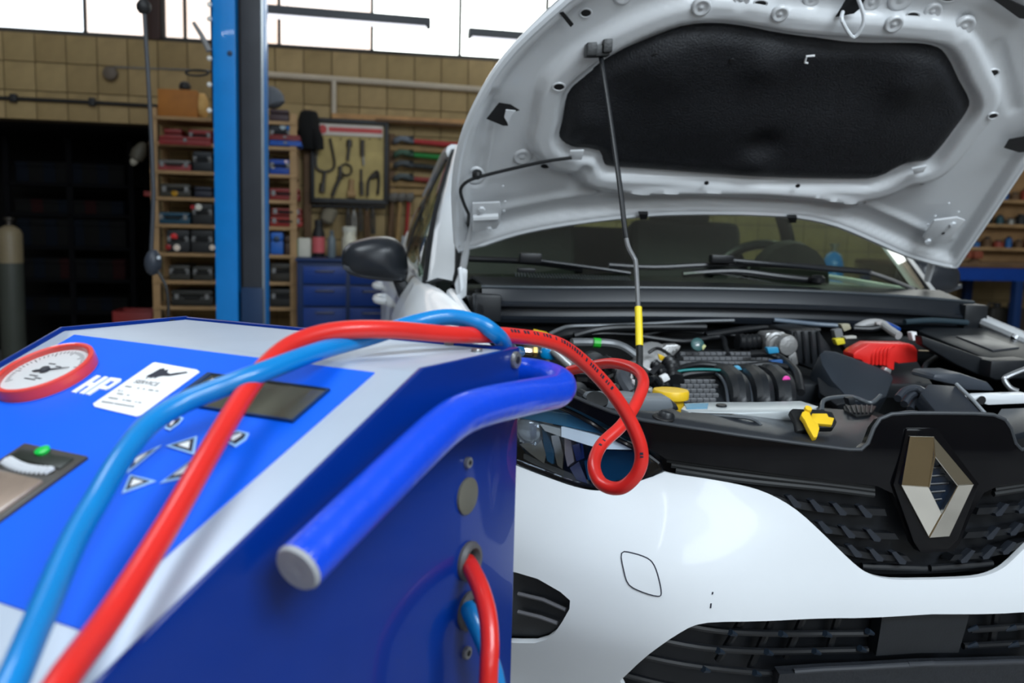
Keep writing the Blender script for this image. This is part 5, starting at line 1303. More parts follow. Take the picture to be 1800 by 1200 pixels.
# lower grille
lgb = [(0., lg_edge[0][1]+.01)]+[(a, b+.006) for a, b in lg_edge]+[(-.50, .24), (0, .20)]
lgk = fpatch('lower_grille', lgb[::-1][:-1]+[(-a, b) for a, b in lgb[1:-1]], .004, mat('grille_dark', (.006, .008, .012), .5), car, -.05, .03)
def lbar(pts, r=.006, off=-.02, name='lower_bar', m=None):
    for s in (1, -1): obj(name, tube([FS.at(s*a, b, off) for a, b in fuv(pts, 4)], r, 8), m or m_trim, lgk)
lbar([(1205, 1109), (1290, 1122), (1420, 1126), (1535, 1125)]); lbar([(1158, 1138), (1267, 1156), (1400, 1158), (1535, 1154)]); lbar([(1120, 1167), (1236, 1188), (1390, 1197), (1535, 1192)]); lbar([(1090, 1200), (1215, 1228), (1390, 1240), (1535, 1235)])
for a, b in (((1324, 1094), (1271, 1184)), ((1378, 1094), (1330, 1195)), ((1432, 1092), (1396, 1175)), ((1490, 1090), (1470, 1160))): lbar([a, b], .007, -.03, 'strut')
for x, y in ((1288, 1122), (1378, 1124), (1455, 1124), (1530, 1120), (1265, 1156), (1352, 1157), (1436, 1155), (1516, 1150), (1238, 1189), (1330, 1194)):
    for s in (1, -1):
        a, b = FS.px(x, y); a2, b2 = FS.px(x+14, y+2)
        obj('fin_knob', tube([FS.at(s*a, b+.004, -.012), FS.at(s*a2, b2-.002, -.016)], [.006, .003], 6), mat('knob_blue', (.012, .02, .032), .4), lgk)
cpl = fuv([(1558, 1084), (1640, 1080), (1640, 1154), (1546, 1160)]); cpl[1] = (0, cpl[1][1]); cpl[2] = (0, cpl[2][1])
fpatch('centre_panel', [cpl[3], cpl[0], cpl[1], (-cpl[0][0], cpl[0][1]), (-cpl[3][0], cpl[3][1]), cpl[2]], .03, m_plast, lgk, -.012, .03)
npl = fuv([(1400, 1200), (1640, 1172), (1640, 1260), (1395, 1270)])
fpatch('plate_carrier', [(-.26, .385), (0, .392), (.26, .385), (.26, .285), (0, .285), (-.26, .285)], .02, mat('plate_black', (.014, .016, .02), .45, bump=.4, bscale=50), lgk, .004, .03)
lbar([(1395, 1180), (1640, 1166)], .005, .0, 'plate_ledge', mat('ledge_grey', (.035, .038, .045), .35))
# ------------------------------------------------------------------ engine bay
def cbox(x0, x1, y0, y1, z0, z1): return box(CW((x0+x1)/2, (y0+y1)/2, (z0+z1)/2), (abs(x1-x0)/2, abs(y1-y0)/2, abs(z1-z0)/2), (RX, BY, UZ))
def eng(name, pts, yc, depth, m, parent=None, bevel=.003, **k): return pxprism(name, pts, carY(yc), depth, m, parent or car, 0., bevel, **k)
def ctube(name, pts, r, m, parent=None, n=4, seg=10): 
    P = [cpx(*p) for p in pts]
    return obj(name, tube(spline(P, n) if n > 1 else P, r, seg), m, parent or car)
m_bay = mat('bay_black', (.008, .009, .010), .5, var=.3)
obj('bay_tray', cbox(-.66, .66, .14, 1.0, .48, .50), m_bay, car)
obj('firewall', cbox(-.68, .68, .99, 1.02, .45, .955), m_bay, car)
obj('radiator', cbox(-.42, .42, .17, .22, .22, .755), m_bay, car, .004)
for s in (-1, 1):
    obj('inner_wing', cbox(s*.655, s*.675, .30, 1.02, .48, .86), m_bay, car)
    P = [CW(s*x, y, z) for x, y, z in ((.69, .30, .795), (.70, .5, .84), (.715, .8, .892), (.735, 1.1, .935))]
    obj('wing_flange', tube(P, .014, 8), m_cw, car)
# scuttle seal across the back of the bay
pth = [(846, 506, .96), (900, 507, .935), (1000, 508, .915), (1130, 508, .90), (1280, 510, .895), (1420, 514, .90), (1540, 520, .915), (1640, 527, .935), (1706, 533, .96)]
C3 = [WC(cpx(*p)) for p in pth]; C3 = spline(C3, 4)
secp = [(.02, .004), (-.012, .003), (-.02, -.008), (-.030, -.030), (-.040, -.036), (-.040, -.042), (-.016, -.050), (-.022, -.068), (-.034, -.074), (-.030, -.084), (.0, -.09), (.03, -.09)]
obj('scuttle_seal', loft([[CW(p[0], p[1]+a, p[2]+b) for a, b in secp] for p in C3]), mat('seal_rubber', (.010, .013, .018), .36, var=.1), car, smooth=28)
obj('seal_bead', tube([CW(p[0], p[1]-.012, p[2]+.004) for p in C3], .0045, 8), mat('bead_rubber', (.05, .06, .07), .32), car)
for x, y, s in ((851, 540, -1), (1708, 556, 1)):
    obj('seal_end', box(cpx(x-s*4, y, .93), (.035, .03, .035), (RX, BY, UZ)), m_plast, car, .008)
# scuttle panel and its vents
sc = [[CW(x, np.interp(abs(x), [0, .66], [.90, .95]), np.interp(abs(x), [0, .66], [.982, .968])) for x in np.linspace(-.66, .68, 15)],
      [CW(x, np.interp(abs(x), [0, .66], [.99, 1.08]), np.interp(abs(x), [0, .66], [.992, .985])) for x in np.linspace(-.68, .70, 15)],
      [CW(x, np.interp(abs(x), [0, .66], [1.03, 1.14]), np.interp(abs(x), [0, .66], [.975, .965])) for x in np.linspace(-.70, .72, 15)]]
scp = obj('scuttle_panel', thicken(loft(sc), CM @ np.array([0, 0, -.006])), m_plast, car, smooth=40)
bars = []
for k in range(38):
    x = -.58+.30*k/37; zz = .998-.000*k
    bars.append(tube([CW(x, .945+.02*(k/37 < .1), .9945), CW(x+.004, 1.0, 1.000)], .0016, 5))
tag(obj('vent_ribs', join(*bars), mat('rib_grey', (.06, .07, .085), .35), scp), kind='stuff')
# wipers
w1 = ctube('wiper', [(822, 455, 1.14), (880, 457, 1.11), (930, 460, 1.09), (980, 466, 1.08), (1024, 474, 1.07)], .0085, m_trim)
ctube('wiper_arm', [(938, 457, 1.075), (1000, 465, 1.06), (1060, 473, 1.045), (1108, 480, 1.035)], .0055, mat('arm_grey', (.014, .016, .02), .3), w1)
obj('blade_clip', box(cpx(932, 453, 1.075), (.030, .014, .013), (RX, BY, UZ)), m_trim, w1, .004)
obj('blade_clip', box(cpx(925, 475, 1.075), (.024, .008, .006), (RX, BY, UZ)), m_trim, w1, .002)
w2 = ctube('wiper', [(1070, 466, 1.07), (1150, 470, 1.055), (1240, 466, 1.05), (1340, 464, 1.05), (1440, 470, 1.07), (1530, 478, 1.09)], .0085, m_trim)
ctube('wiper_arm', [(1250, 455, 1.035), (1290, 458, 1.035), (1370, 465, 1.04), (1460, 474, 1.06), (1530, 480, 1.07), (1570, 494, 1.08), (1612, 510, 1.10)], .0065, mat('arm_grey', (.014, .016, .02), .3), w2)
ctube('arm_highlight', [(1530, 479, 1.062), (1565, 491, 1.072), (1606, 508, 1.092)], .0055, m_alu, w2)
obj('blade_clip', box(cpx(1268, 455, 1.03), (.032, .014, .011), (RX, BY, UZ)), m_trim, w2, .004)
ctube('wiper_arm', [(1200, 482, 1.04), (1290, 477, 1.03), (1370, 486, 1.02), (1442, 494, 1.02)], .010, m_trim, w1)
obj('spindle_cap', lathe(cpx(1436, 496, 1.0), UZ, [(.022, 0), (.022, .012), (.014, .02)], 14), m_trim, w1)
# things right behind the seal on the left: bracket cluster near the hinge
for pts, yc, m in (([(822, 520), (848, 520), (852, 545), (830, 548)], .95, m_trim), ([(835, 528), (852, 536), (852, 558), (836, 556)], .90, m_plast), ([(800, 500), (812, 470), (822, 474), (820, 520), (806, 530)], 1.02, m_cwin), ([(806, 472), (812, 468), (816, 505), (810, 515)], 1.0, m_cw)):
    eng('hinge_bracket', pts, yc, .03, m)
# --- pipes under the seal
m_pipe = mat('pipe_grey', (.16, .17, .18), .35, metal=.3); m_ht = mat('hose_dark', (.010, .011, .013), .38, var=.2)
ctube('coolant_hose', [(1010, 590, .80), (1060, 578, .80), (1140, 575, .82), (1240, 575, .84)], .009, m_ht)
ctube('brake_pipe', [(965, 588, .78), (985, 578, .80), (1010, 573, .82), (1100, 571, .83), (1210, 565, .85), (1290, 563, .86)], .0045, m_pipe)
ctube('brake_pipe', [(1020, 590, .80), (1060, 586, .80), (1130, 588, .82), (1180, 582, .84), (1300, 590, .86)], .004, m_ht)
ctube('brake_pipe', [(1360, 562, .86), (1400, 566, .86), (1440, 570, .86), (1490, 573, .85)], .006, mat('pipe_bluegrey', (.13, .17, .22), .3))
ac = ctube('cooling_pipe', [(1005, 602, .68), (1040, 602, .69), (1075, 604, .69), (1098, 611, .68), (1118, 625, .67)], .0105, m_pipe)
ctube('green_band', [(1043, 602, .685), (1055, 603, .685)], .0118, mat('band_green', (.02, .45, .03), .4), ac, 1)
ctube('vacuum_hose', [(1120, 590, .80), (1200, 600, .80), (1265, 592, .82), (1275, 610, .76), (1280, 625, .70)], .007, m_ht)
ctube('vacuum_hose', [(940, 610, .75), (980, 590, .80), (1020, 586, .82), (1060, 592, .84)], .012, m_ht)
ctube('wiring_loom', [(1300, 610, .80), (1330, 600, .82), (1360, 578, .84), (1440, 580, .84)], .008, m_ht)
ctube('wiring_loom', [(1240, 590, .84), (1340, 575, .88), (1460, 568, .90)], .010, m_ht)
ctube('corrugated_hose', [(1296, 600, .74), (1315, 601, .74), (1332, 600, .74), (1348, 598, .74)], [.018 if k % 2 else .021 for k in range(13)], m_ht)
# service coupler at the cooling valve
qc = thing('quick_coupler', cpx(960, 620, .62), 'blue knobbed quick coupler on the cooling valve behind the machine', 'coupler')
m_cpb = mat('coupler_blue', (.0, .22, .55), .25, coat=.4); m_brass = mat('coupler_brass', (.62, .50, .36), .25, metal=.9)
obj('knob', lathe(cpx(964, 630, .60), nrm(UZ+RX*.1), [(.018, 0), (.0205, .004), (.0205, .018), (.017, .024), (.008, .026)], 18), m_cpb, qc)
obj('neck', lathe(cpx(959, 652, .60), nrm(UZ+RX*.15), [(.016, -.01), (.013, .005), (.0105, .018), (.0105, .032)], 16), mat('neck_bronze', (.60, .50, .42), .3, metal=.8), qc)
obj('fitting', tube([cpx(920, 617, .60), cpx(932, 618, .60), cpx(946, 618, .61)], [.010, .011, .007], 8), m_brass, qc)
obj('hex_nut', lathe(cpx(937, 618, .60), nrm(RX), [(.0125, 0), (.0125, .008)], 6), mat('nut_gold', (.70, .48, .15), .3, metal=.9), qc)
obj('ferrule', tube([cpx(908, 616, .60), cpx(922, 617, .60)], .009, 10), m_cpb, qc)
obj('valve_body', lathe(cpx(938, 603, .66), nrm(UZ), [(.012, -.02), (.022, -.005), (.022, .012), (.012, .02)], 14), mat('valve_grey', (.33, .33, .32), .35, metal=.6), qc)
obj('silver_sleeve', tube([cpx(973, 615, .58), cpx(1000, 640, .55), cpx(1022, 660, .52)], [.011, .011, .010], 12), mat('sleeve_silver', (.42, .43, .44), .3, metal=.5), qc)
obj('tag', prism([cpx(x, y, .68) for x, y in ((938, 578), (960, 583), (1001, 616), (993, 627), (975, 615), (936, 588))], [cpx(x, y, .684) for x, y in ((938, 578), (960, 583), (1001, 616), (993, 627), (975, 615), (936, 588))]), m_yel, qc)
obj('tag_print', prism([cpx(x, y, .676) for x, y in ((972, 606), (986, 609), (992, 616), (983, 618))], [cpx(x, y, .679) for x, y in ((972, 606), (986, 609), (992, 616), (983, 618))]), m_white, qc)
# --- engine block left of the manifold: accessories
rnd = random.Random(11)
m_dk = [m_ht, m_plast, mat('oily_grey', (.06, .06, .058), .4, var=.3), m_bay]
obj('engine_block', cbox(-.36, .16, .36, .80, .50, .745), mat('block_dark', (.03, .03, .03), .45, metal=.4, var=.3), car, .01)
obj('cylinder_head', cbox(-.30, .10, .55, .85, .74, .79), m_plast, car, .01)
obj('gearbox', cbox(.14, .45, .35, .75, .5, .66), mat('gearbox_grey', (.07, .07, .07), .45, metal=.5, var=.3), car, .02)
obj('engine_mount', cbox(-.62, -.40, .50, .80, .60, .715), mat('mount_dark', (.035, .036, .037), .4, metal=.4), car, .02)
for i, (x, y, yc, r) in enumerate(((1030, 655, .50, .030), (1045, 640, .54, .026), (1130, 700, .40, .020), (1015, 690, .40, .022))):
    obj('pulley', lathe(cpx(x, y, yc), -BY, [(r*.3, -.03), (r, -.028), (r*.86, -.018), (r, -.008), (r, 0), (r*.4, .004)], 20), m_dk[i % 3] if i else m_alu, car)
corr = [.011 if k % 2 else .0135 for k in range(40)]
def chose(pts, r0=.011, r1=.0135, m=None):
    P = spline([cpx(*p) for p in pts], 6); return obj('corrugated_hose', tube(P, [r0 if k % 2 else r1 for k in range(len(P))], 10), m or m_ht, car)
chose([(1022, 638, .50), (1040, 648, .48), (1050, 670, .45), (1045, 695, .40)]); chose([(1060, 630, .52), (1085, 652, .50), (1090, 680, .45), (1080, 700, .40)])
chose([(1100, 660, .46), (1108, 680, .44), (1100, 705, .40)], .013, .016); chose([(1175, 635, .58), (1185, 650, .55), (1188, 670, .5)], .014, .018)
chose([(1150, 640, .58), (1165, 655, .55), (1170, 685, .5)], .010, .013)
ctube('coolant_hose', [(1010, 668, .42), (1035, 670, .42), (1055, 680, .40), (1070, 700, .36)], .0135, m_gloss)
ctube('coolant_hose', [(1108, 690, .40), (1095, 668, .42), (1100, 650, .46), (1118, 645, .50)], .016, mat('hose_bluegrey', (.05, .055, .065), .3))
ctube('coolant_hose', [(1000, 710, .35), (1015, 693, .36), (1030, 700, .34)], .012, m_ht)
eng('alternator', [(1095, 668), (1112, 655), (1122, 690), (1120, 715), (1100, 712)], .44, .05, m_alu, None, .006)
eng('alternator', [(1110, 665), (1122, 670), (1124, 705), (1112, 712)], .40, .04, mat('alt_pale', (.42, .40, .41), .35, metal=.6), None, .005)
obj('cam_housing', lathe(cpx(1150, 632, .66), nrm(-BY*.6+UZ*.5), [(.050, -.03), (.050, .0), (.042, .012), (.02, .016)], 20), m_alu, car)
eng('ribbed_cover', [(1150, 622), (1172, 606), (1192, 605), (1197, 612), (1178, 632), (1158, 640)], .66, .03, m_alu, None, .004)
for k in range(5): ctube('cover_rib', [(1166+k*6, 626-k*3, .652), (1174+k*5, 611-k*.6, .662)], .003, mat('rib_pale', (.6, .6, .6), .35, metal=.5), None, 1, 6)
eng('dipstick_grip', [(1157, 622), (1164, 624), (1170, 628), (1165, 634), (1160, 633)], .60, .008, m_yel, None, .001)
ctube('brake_pipe', [(1140, 620, .62), (1155, 612, .62), (1172, 620, .60), (1188, 635, .58)], .004, m_ht)
# more small clutter that fills the bay: hoses and brackets
for i in range(26):
    x = rnd.uniform(1000, 1190); y = rnd.uniform(635, 700); yc = .38+(700-y)/65*.22
    dx, dy = rnd.uniform(-30, 30), rnd.uniform(-12, 14)
    ctube('small_hose', [(x, y, yc), (x+dx*.5, y+dy*.5-5, yc-.01), (x+dx, y+dy, yc-.02)], rnd.uniform(.004, .008), m_dk[i % 3], None, 4, 8)
for i in range(10):
    x = rnd.uniform(1010, 1180); y = rnd.uniform(625, 690); yc = .42+(700-y)/65*.20
    eng('bracket', [(x, y), (x+rnd.uniform(6, 14), y-3), (x+rnd.uniform(8, 16), y+rnd.uniform(6, 12)), (x+1, y+rnd.uniform(6, 12))], yc, .02, (m_alu, m_plast, m_dk[2])[i % 3], None, .002)
# --- intake manifold: honeycomb cover and runners
top3 = plane3((1190, 618, .74), (1385, 618, .74), (1190, 645, .60))
mani = pxprism('intake_manifold', [(1188, 622), (1200, 614), (1340, 612), (1392, 622), (1394, 645), (1300, 652), (1190, 650)], top3, .05, m_plast, car, 0, .004)
f3 = plane3((1190, 660, .545), (1390, 660, .545), (1200, 706, .42))
pxprism('manifold_front', [(1178, 658), (1392, 656), (1396, 706), (1280, 712), (1190, 710)], f3, .03, m_plast, mani, 0, .004)
cells = []
for r in range(5):
    for k in range(7):
        x = 1196+k*11.2+(r % 2)*5; y = 672+r*8.2
        if x > 1263: continue
        c = f3.pt(x, y, .002); cells.append(box(c, (.0062, .0035, .004), (f3.u, nrm(np.cross(f3.n, f3.u)), f3.n)))
obj('honeycomb_ribs', join(*cells), mat('rib_satin', (.17, .175, .185), .35), mani); mani.children[-1]['kind'] = 'stuff'
cells = []
for r in range(3):
    for k in range(16):
        x = 1200+k*10.6+(r % 2)*5; y = 623+r*8.5
        c = top3.pt(x, y, .002); cells.append(box(c, (.0066, .005, .004), (top3.u, nrm(np.cross(top3.n, top3.u)), top3.n)))
hcr = obj('honeycomb_ribs', join(*cells), mat('rib_satin', (.17, .175, .185), .35), mani); hcr['kind'] = 'stuff'
for ch in mani.children:
    if ch.name.startswith('honeycomb'): ch['kind'] = 'stuff'
for x in (1288, 1330, 1368):
    ctube('runner', [(x-22, 652, .57), (x-8, 656, .52), (x+6, 670, .46), (x+13, 690, .42), (x+14, 714, .40)], [.018]*4+[.021]*4+[.023]*4+[.022]*4+[.02], m_plast, mani)
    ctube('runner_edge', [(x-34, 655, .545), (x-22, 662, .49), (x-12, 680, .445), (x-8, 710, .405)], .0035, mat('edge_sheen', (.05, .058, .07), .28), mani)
pk = disc(1371, 663, .0085, .0015, mat('dot_pink', (.85, .06, .42), .4), mani, 'pink_dot', .030, 16, pl_=carY(.455))
disc(1381, 677, .0025, .001, m_white, mani, 'white_dot', .024, 8, pl_=carY(.44))
ctube('fuel_line', [(1190, 664, .53), (1215, 656, .53), (1270, 653, .53), (1300, 662, .50), (1322, 690, .44), (1328, 712, .41)], .0085, m_ht)
ctube('teal_wire', [(1180, 658, .52), (1200, 651, .52), (1240, 649, .52), (1270, 651, .52)], .003, mat('wire_teal', (.0, .20, .20), .4))
eng('white_plug', [(1162, 663), (1174, 657), (1179, 667), (1167, 673)], .50, .02, m_white, None, .003)
ctube('wiring_loom', [(1190, 648, .56), (1230, 640, .58), (1290, 645, .58), (1350, 640, .58), (1395, 648, .55)], .007, m_ht)
ctube('wiring_loom', [(1320, 622, .64), (1350, 622, .62), (1375, 632, .60), (1400, 655, .52), (1408, 690, .44)], .009, m_ht)
for pts, yc, m, nm in (([(1290, 645), (1300, 643), (1306, 650), (1292, 651)], .54, mat('plug_cyan', (.1, .4, .62), .4), 'blue_plug'), ([(1348, 611), (1368, 610), (1370, 620), (1352, 622)], .60, mat('plug_cyan2', (.03, .28, .5), .4), 'blue_plug'),
                       ([(1355, 634), (1376, 632), (1377, 641), (1358, 643)], .58, mat('plug_blue', (.02, .10, .3), .4), 'blue_plug'), ([(1222, 606), (1229, 604), (1232, 614), (1225, 616)], .68, m_white, 'white_plug'), ([(1233, 610), (1238, 605), (1242, 608), (1236, 616)], .68, mat('plug_cream', (.6, .62, .3), .5), 'white_plug')):
    eng(nm, pts, yc, .015, m, None, .002)
obj('filler_disc', lathe(cpx(1225, 606, .69), nrm(-BY+UZ*.4), [(.016, 0), (.016, .006), (.008, .009)], 16), mat('disc_teal', (.03, .10, .10), .35), car)
# throttle body
tb = eng('throttle_body', [(1345, 590), (1349, 585), (1378, 583), (1386, 590), (1384, 620), (1348, 622)], .70, .05, m_alu, None, .004)
obj('motor_cap', lathe(cpx(1381, 606, .685), nrm(-BY), [(.026, -.03), (.026, .01), (.023, .016), (.01, .018)], 20), m_alu, tb)
obj('bore_ring', lathe(cpx(1364, 603, .698), nrm(-BY), [(.028, -.01), (.028, .004), (.022, .008), (.018, .004)], 20), m_alu, tb)
eng('mount_foot', [(1385, 622), (1400, 618), (1404, 640), (1390, 645)], .68, .03, m_alu, tb, .004)
# --- air filter housing, duct, battery, fuse box
af = eng('air_filter_box', [(1390, 580), (1440, 578), (1462, 610), (1470, 640), (1440, 655), (1405, 640), (1394, 610)], .70, .14, m_plast, None, .012)
for k in range(4): ctube('box_rib', [(1398+k*13, 582, .698), (1404+k*13, 636, .694)], .0035, m_plast, af, 1, 6)
q3 = plane3((1445, 620, .58), (1565, 662, .52), (1478, 706, .44))
du = pxprism('intake_duct', [(1440, 622), (1448, 613), (1470, 616), (1520, 634), (1566, 652), (1572, 664), (1560, 696), (1545, 703), (1490, 706), (1483, 690), (1462, 668), (1445, 640)], q3, .07, mat('duct_slate', (.020, .026, .035), .45, var=.1), car, 0, .010)
pxprism('duct_side', [(1432, 640), (1442, 624), (1462, 668), (1484, 692), (1488, 708), (1470, 712), (1440, 690)], plane3((1435, 640, .60), (1484, 690, .46), (1470, 712, .44)), .04, m_plast, du, 0, .006)
bt = obj('battery', prism([cpx(x, y, .52) for x, y in ((1488, 674), (1640, 674), (1640, 700), (1490, 700))], [cpx(x, y, .74) for x, y in ((1480, 630), (1610, 630), (1612, 660), (1482, 660))]), m_plast, car, .006)
bl = eng('battery_back', [(1478, 600), (1500, 594), (1615, 592), (1630, 615), (1490, 620)], .78, .03, m_bay, None, .004)
rc = plane3((1500, 620, .66), (1612, 620, .66), (1520, 604, .72))
m_red = mat('terminal_red', (.80, .022, .018), .38, var=.05, coat=.2)
tcv = eng('terminal_cover', [(1500, 622), (1506, 616), (1524, 606), (1530, 603), (1600, 604), (1607, 607), (1613, 615), (1613, 636), (1580, 639), (1573, 636), (1572, 651), (1563, 648), (1557, 643), (1536, 641), (1520, 640), (1515, 633), (1501, 630)], .60, .05, m_red, None, .004)
for k in range(5): ctube('cover_rib', [(1534+k*6.5, 641-k*.0, .598), (1535+k*7, 622-k*2.2, .598), (1545+k*7.5, 607, .604)], .0028, m_red, tcv, 3, 6)
eng('terminal_clamp', [(1552, 652), (1558, 645), (1568, 650), (1566, 658), (1553, 660)], .575, .02, m_alu, None, .003)
ctube('battery_rod', [(1614, 616, .62), (1640, 617, .62), (1656, 619, .62)], .0022, m_brass)
ctube('battery_cable', [(1622, 655, .56), (1628, 640, .58), (1645, 628, .60)], .006, m_ht)
fb = plane3((1618, 577, .86), (1737, 577, .86), (1745, 633, .52))
fbx = pxprism('fuse_box', [(1613, 580), (1622, 575), (1735, 575), (1812, 604), (1814, 632), (1760, 634), (1743, 632)], fb, .05, m_plast, car, 0, .010)
pxprism('lid_panel', [(1680, 592), (1730, 590), (1792, 612), (1745, 618)], fb, .006, mat('lid_sheen', (.045, .048, .055), .34), fbx, .004, .003)
eng('box_side', [(1743, 634), (1814, 632), (1814, 664), (1752, 668), (1740, 664)], .50, .08, m_plast, fbx, .006)
eng('box_side', [(1620, 590), (1742, 634), (1746, 670), (1680, 640), (1622, 606)], .54, .03, m_plast, fbx, .004)
for pts, yc, m, nm in (([(1540, 566), (1552, 563), (1556, 576), (1544, 579)], .74, mat('lug_grey', (.45, .43, .42), .5), 'cable_lug'), ([(1602, 584), (1612, 583), (1613, 598), (1605, 599)], .66, m_white, 'white_plug'), ([(1468, 596), (1484, 594), (1487, 604), (1472, 607)], .68, mat('plug_yellow', (.72, .62, .03), .5), 'yellow_plug'),
                       ([(1478, 570), (1494, 569), (1497, 578), (1484, 583)], .72, mat('plug_beige', (.38, .36, .26), .5), 'beige_plug'), ([(1486, 592), (1506, 590), (1507, 595), (1487, 596)], .68, mat('plug_pale', (.5, .5, .46), .5), 'pale_plug'), ([(1466, 580), (1480, 577), (1484, 595), (1470, 597)], .70, mat('plug_grey', (.16, .17, .18), .5), 'grey_plug')):
    eng(nm, pts, yc, .02, m, None, .003)
ctube('battery_cable', [(1505, 577, .76), (1525, 568, .76), (1548, 568, .75), (1562, 578, .72), (1580, 590, .68)], .010, mat('cable_white', (.40, .40, .40), .45))
ctube('battery_cable', [(1555, 568, .76), (1568, 574, .74), (1580, 580, .72)], .007, mat('cable_blue', (.01, .07, .35), .4))
ctube('battery_cable', [(1500, 577, .75), (1530, 578, .74), (1545, 575, .74)], .008, m_ht)
ctube('vacuum_hose', [(1590, 566, .86), (1640, 563, .88), (1700, 567, .90)], .008, mat('hose_slate', (.03, .05, .065), .35))
# --- slam panel, covers, cap, catch
sp3 = plane3((1190, 714, .235), (1440, 712, .225), (1300, 722, .19))
slam = pxprism('slam_panel', [(1197, 718), (1206, 708), (1250, 706), (1330, 706), (1408, 704), (1440, 714), (1418, 722), (1300, 725), (1210, 723)], sp3, .02, mat('slam_metal', (.52, .56, .58), .32, metal=.4, var=.12, scale=9), car, 0, .003)
pxprism('blue_tape', [(1203, 711), (1245, 710), (1243, 718), (1207, 719)], sp3, .002, mat('tape_blue', (.10, .26, .38), .4), slam, .002)
disc(1268, 714, .010, .004, m_rubber, slam, 'rubber_plug', 0, 14, pl_=sp3)
cv = plane3((1130, 738, .075), (1500, 788, .075), (1300, 724, .19))
cov = pxprism('slam_cover', [(1003, 694), (1060, 717), (1130, 737), (1300, 763), (1400, 777), (1500, 788), (1520, 786), (1532, 752), (1548, 735), (1520, 722), (1440, 716), (1400, 724), (1300, 726), (1196, 724), (1180, 716), (1150, 722), (1060, 715), (1020, 697)], cv, .012, mat('cover_slate', (.014, .017, .022), .36, var=.08, bump=.03, bscale=250), car, .0, .002)
disc(1165, 736, .018, .006, m_black, cov, 'recess', -.002, 18, pl_=cv)
obj('bolt_boss', lathe(cv.pt(1170, 735, .0), cv.n, [(.015, 0), (.014, .008), (.010, .013), (.006, .014)], 14), m_plast, cov)
ctube('cover_bead', [(1215, 727, .16), (1300, 733, .15), (1325, 738, .145), (1338, 748, .135)], .003, mat('bead_grey', (.07, .08, .09), .3), cov)
eng('side_cover', [(1035, 706), (1042, 697), (1110, 696), (1142, 700), (1180, 700), (1186, 718), (1150, 724), (1090, 722), (1045, 712)], .19, .06, mat('cover_grey', (.15, .17, .19), .4, var=.1), None, .006)
obj('vent_disc', lathe(cpx(1049, 705, .185), nrm(UZ*.8-BY*.5), [(.020, 0), (.020, .006), (.012, .008)], 18), m_rubber, car)
eng('catch_bracket', [(1125, 718), (1140, 708), (1150, 710), (1158, 722), (1145, 728)], .20, .02, m_plast, None, .004)
eng('side_cover', [(1146, 697), (1175, 698), (1190, 710), (1196, 722), (1150, 724)], .24, .04, m_plast, None, .006)
# yellow filler cap
yc_ = obj('filler_cap', lathe(cpx(1178, 706, .31), UZ, [(.022, -.02), (.0265, -.018), (.0265, .004), (.0272, .006), (.0350, .007), (.0355, .009), (.0355, .021), (.0335, .024), (.012, .0255)], 32), m_yel, car)
obj('filler_neck', lathe(cpx(1182, 724, .31), UZ, [(.021, -.06), (.021, 0), (.023, .004), (.023, .012)], 24), mat('neck_cream', (.45, .40, .30), .4), yc_)
# bonnet catch with yellow lever
cp3 = plane3((1400, 730, .15), (1470, 735, .15), (1410, 780, .09))
cb = pxprism('catch_plate', [(1387, 724), (1392, 720), (1440, 722), (1462, 726), (1470, 744), (1464, 754), (1440, 754), (1400, 760), (1396, 740)], cp3, .012, m_bay, car, .004, .003)
pxprism('yellow_plate', [(1424, 733), (1450, 733), (1453, 739), (1463, 741), (1459, 753), (1426, 750), (1421, 741)], cp3, .008, m_yel, cb, .010, .0015)
pxprism('release_lever', [(1402, 742), (1404, 736), (1411, 733), (1418, 738), (1420, 745), (1424, 751), (1432, 757), (1434, 765), (1430, 780), (1424, 781), (1414, 763), (1408, 750)], cp3, .010, m_yel, cb, .018, .002)
disc(1413.5, 732, .0068, .006, m_yel, cb, 'pivot_cap', .016, 14, pl_=cp3)
ctube('release_cable', [(1445, 722, .19), (1447, 705, .22), (1465, 699, .24), (1500, 698, .26), (1530, 708, .24), (1548, 695, .27)], .0042, mat('cable_sheen', (.07, .08, .09), .3))
eng('cable_clip', [(1491, 700), (1505, 698), (1504, 712), (1494, 713)], .23, .02, m_plast, None, .003)
for pts in ([(1482, 716), (1500, 714), (1540, 716), (1530, 732), (1505, 735), (1484, 724)],): pxprism('grate', pts, cv, .01, m_bay, cov, .004, .002)
for k in range(6): obj('grate_bar', tube([cv.pt(1486+k*9, 717, .006), cv.pt(1494+k*7, 731, .006)], .0022, 6), m_plast, cov)
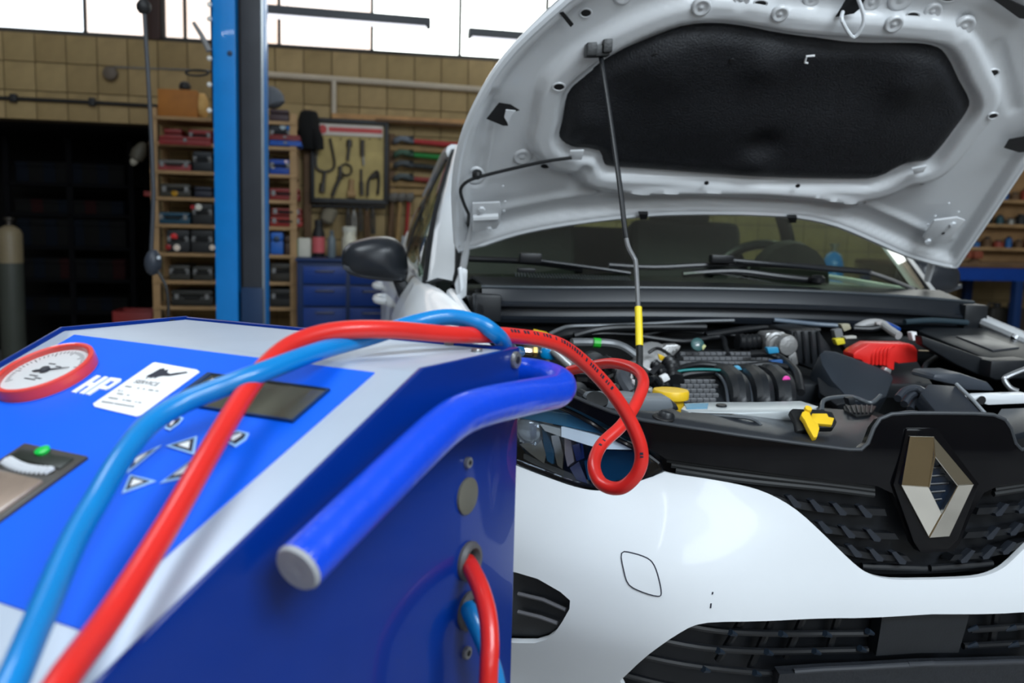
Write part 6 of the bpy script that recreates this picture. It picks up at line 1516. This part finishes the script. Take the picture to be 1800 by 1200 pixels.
# right hand side: lock carrier, snorkel and white rail
sn = plane3((1640, 676, .22), (1682, 679, .22), (1744, 745, .10))
snk = pxprism('snorkel', [(1618, 690), (1632, 674), (1682, 678), (1745, 746), (1690, 752), (1655, 735)], sn, .03, mat('snorkel_slate', (.016, .020, .028), .36), car, 0, .004)
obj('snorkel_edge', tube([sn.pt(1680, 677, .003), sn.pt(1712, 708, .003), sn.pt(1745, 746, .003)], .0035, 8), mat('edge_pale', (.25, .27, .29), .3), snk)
for k in range(3): ctube('cable_channel', [(1578+k*11, 700+k*10, .20), (1592+k*10, 686+k*9, .22), (1615+k*9, 684+k*10, .22), (1640+k*8, 705+k*9, .18), (1662+k*9, 735+k*4, .13)], .0075, mat('channel_dark', (.03, .035, .045), .3))
eng('slope_cover', [(1638, 668), (1644, 657), (1690, 656), (1738, 672), (1752, 688), (1700, 686), (1684, 678)], .30, .08, mat('cover_mid', (.04, .048, .062), .38), None, .008)
eng('white_rail', [(1708, 700), (1722, 695), (1812, 692), (1812, 709), (1738, 712), (1716, 706)], .24, .03, m_cw, None, .004)
disc(1724, 703, .009, .002, m_black, car, 'rail_hole', .002, 12, pl_=carY(.238))
cv2 = plane3((1700, 782, .065), (1800, 758, .08), (1760, 722, .2))
cov2 = pxprism('slam_cover', [(1640, 732), (1675, 768), (1694, 783), (1740, 774), (1812, 756), (1812, 716), (1760, 718), (1745, 740), (1700, 744)], cv2, .012, mat('cover_slate', (.014, .017, .022), .36), car, 0, .002)
obj('trim_clip', lathe(cv2.pt(1757, 743, .0), cv2.n, [(.014, 0), (.014, .005), (.007, .009)], 14), mat('clip_pale', (.42, .43, .45), .3, metal=.5), cov2)
ctube('catch_rod', [(1812, 645, .30), (1772, 661, .30), (1766, 668, .30), (1776, 682, .29), (1790, 688, .28)], .006, m_steel, None, 3)
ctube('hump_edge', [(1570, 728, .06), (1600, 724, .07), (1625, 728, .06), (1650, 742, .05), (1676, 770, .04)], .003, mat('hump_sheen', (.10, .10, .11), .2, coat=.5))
# white wing visible at the far right and bolts
eng('hinge_bracket', [(1700, 548), (1714, 545), (1728, 556), (1722, 572), (1704, 570)], .92, .05, m_plast, None, .008)
ctube('wing_bolt', [(1782, 595, .74), (1786, 590, .74)], .010, m_steel, None, 1)
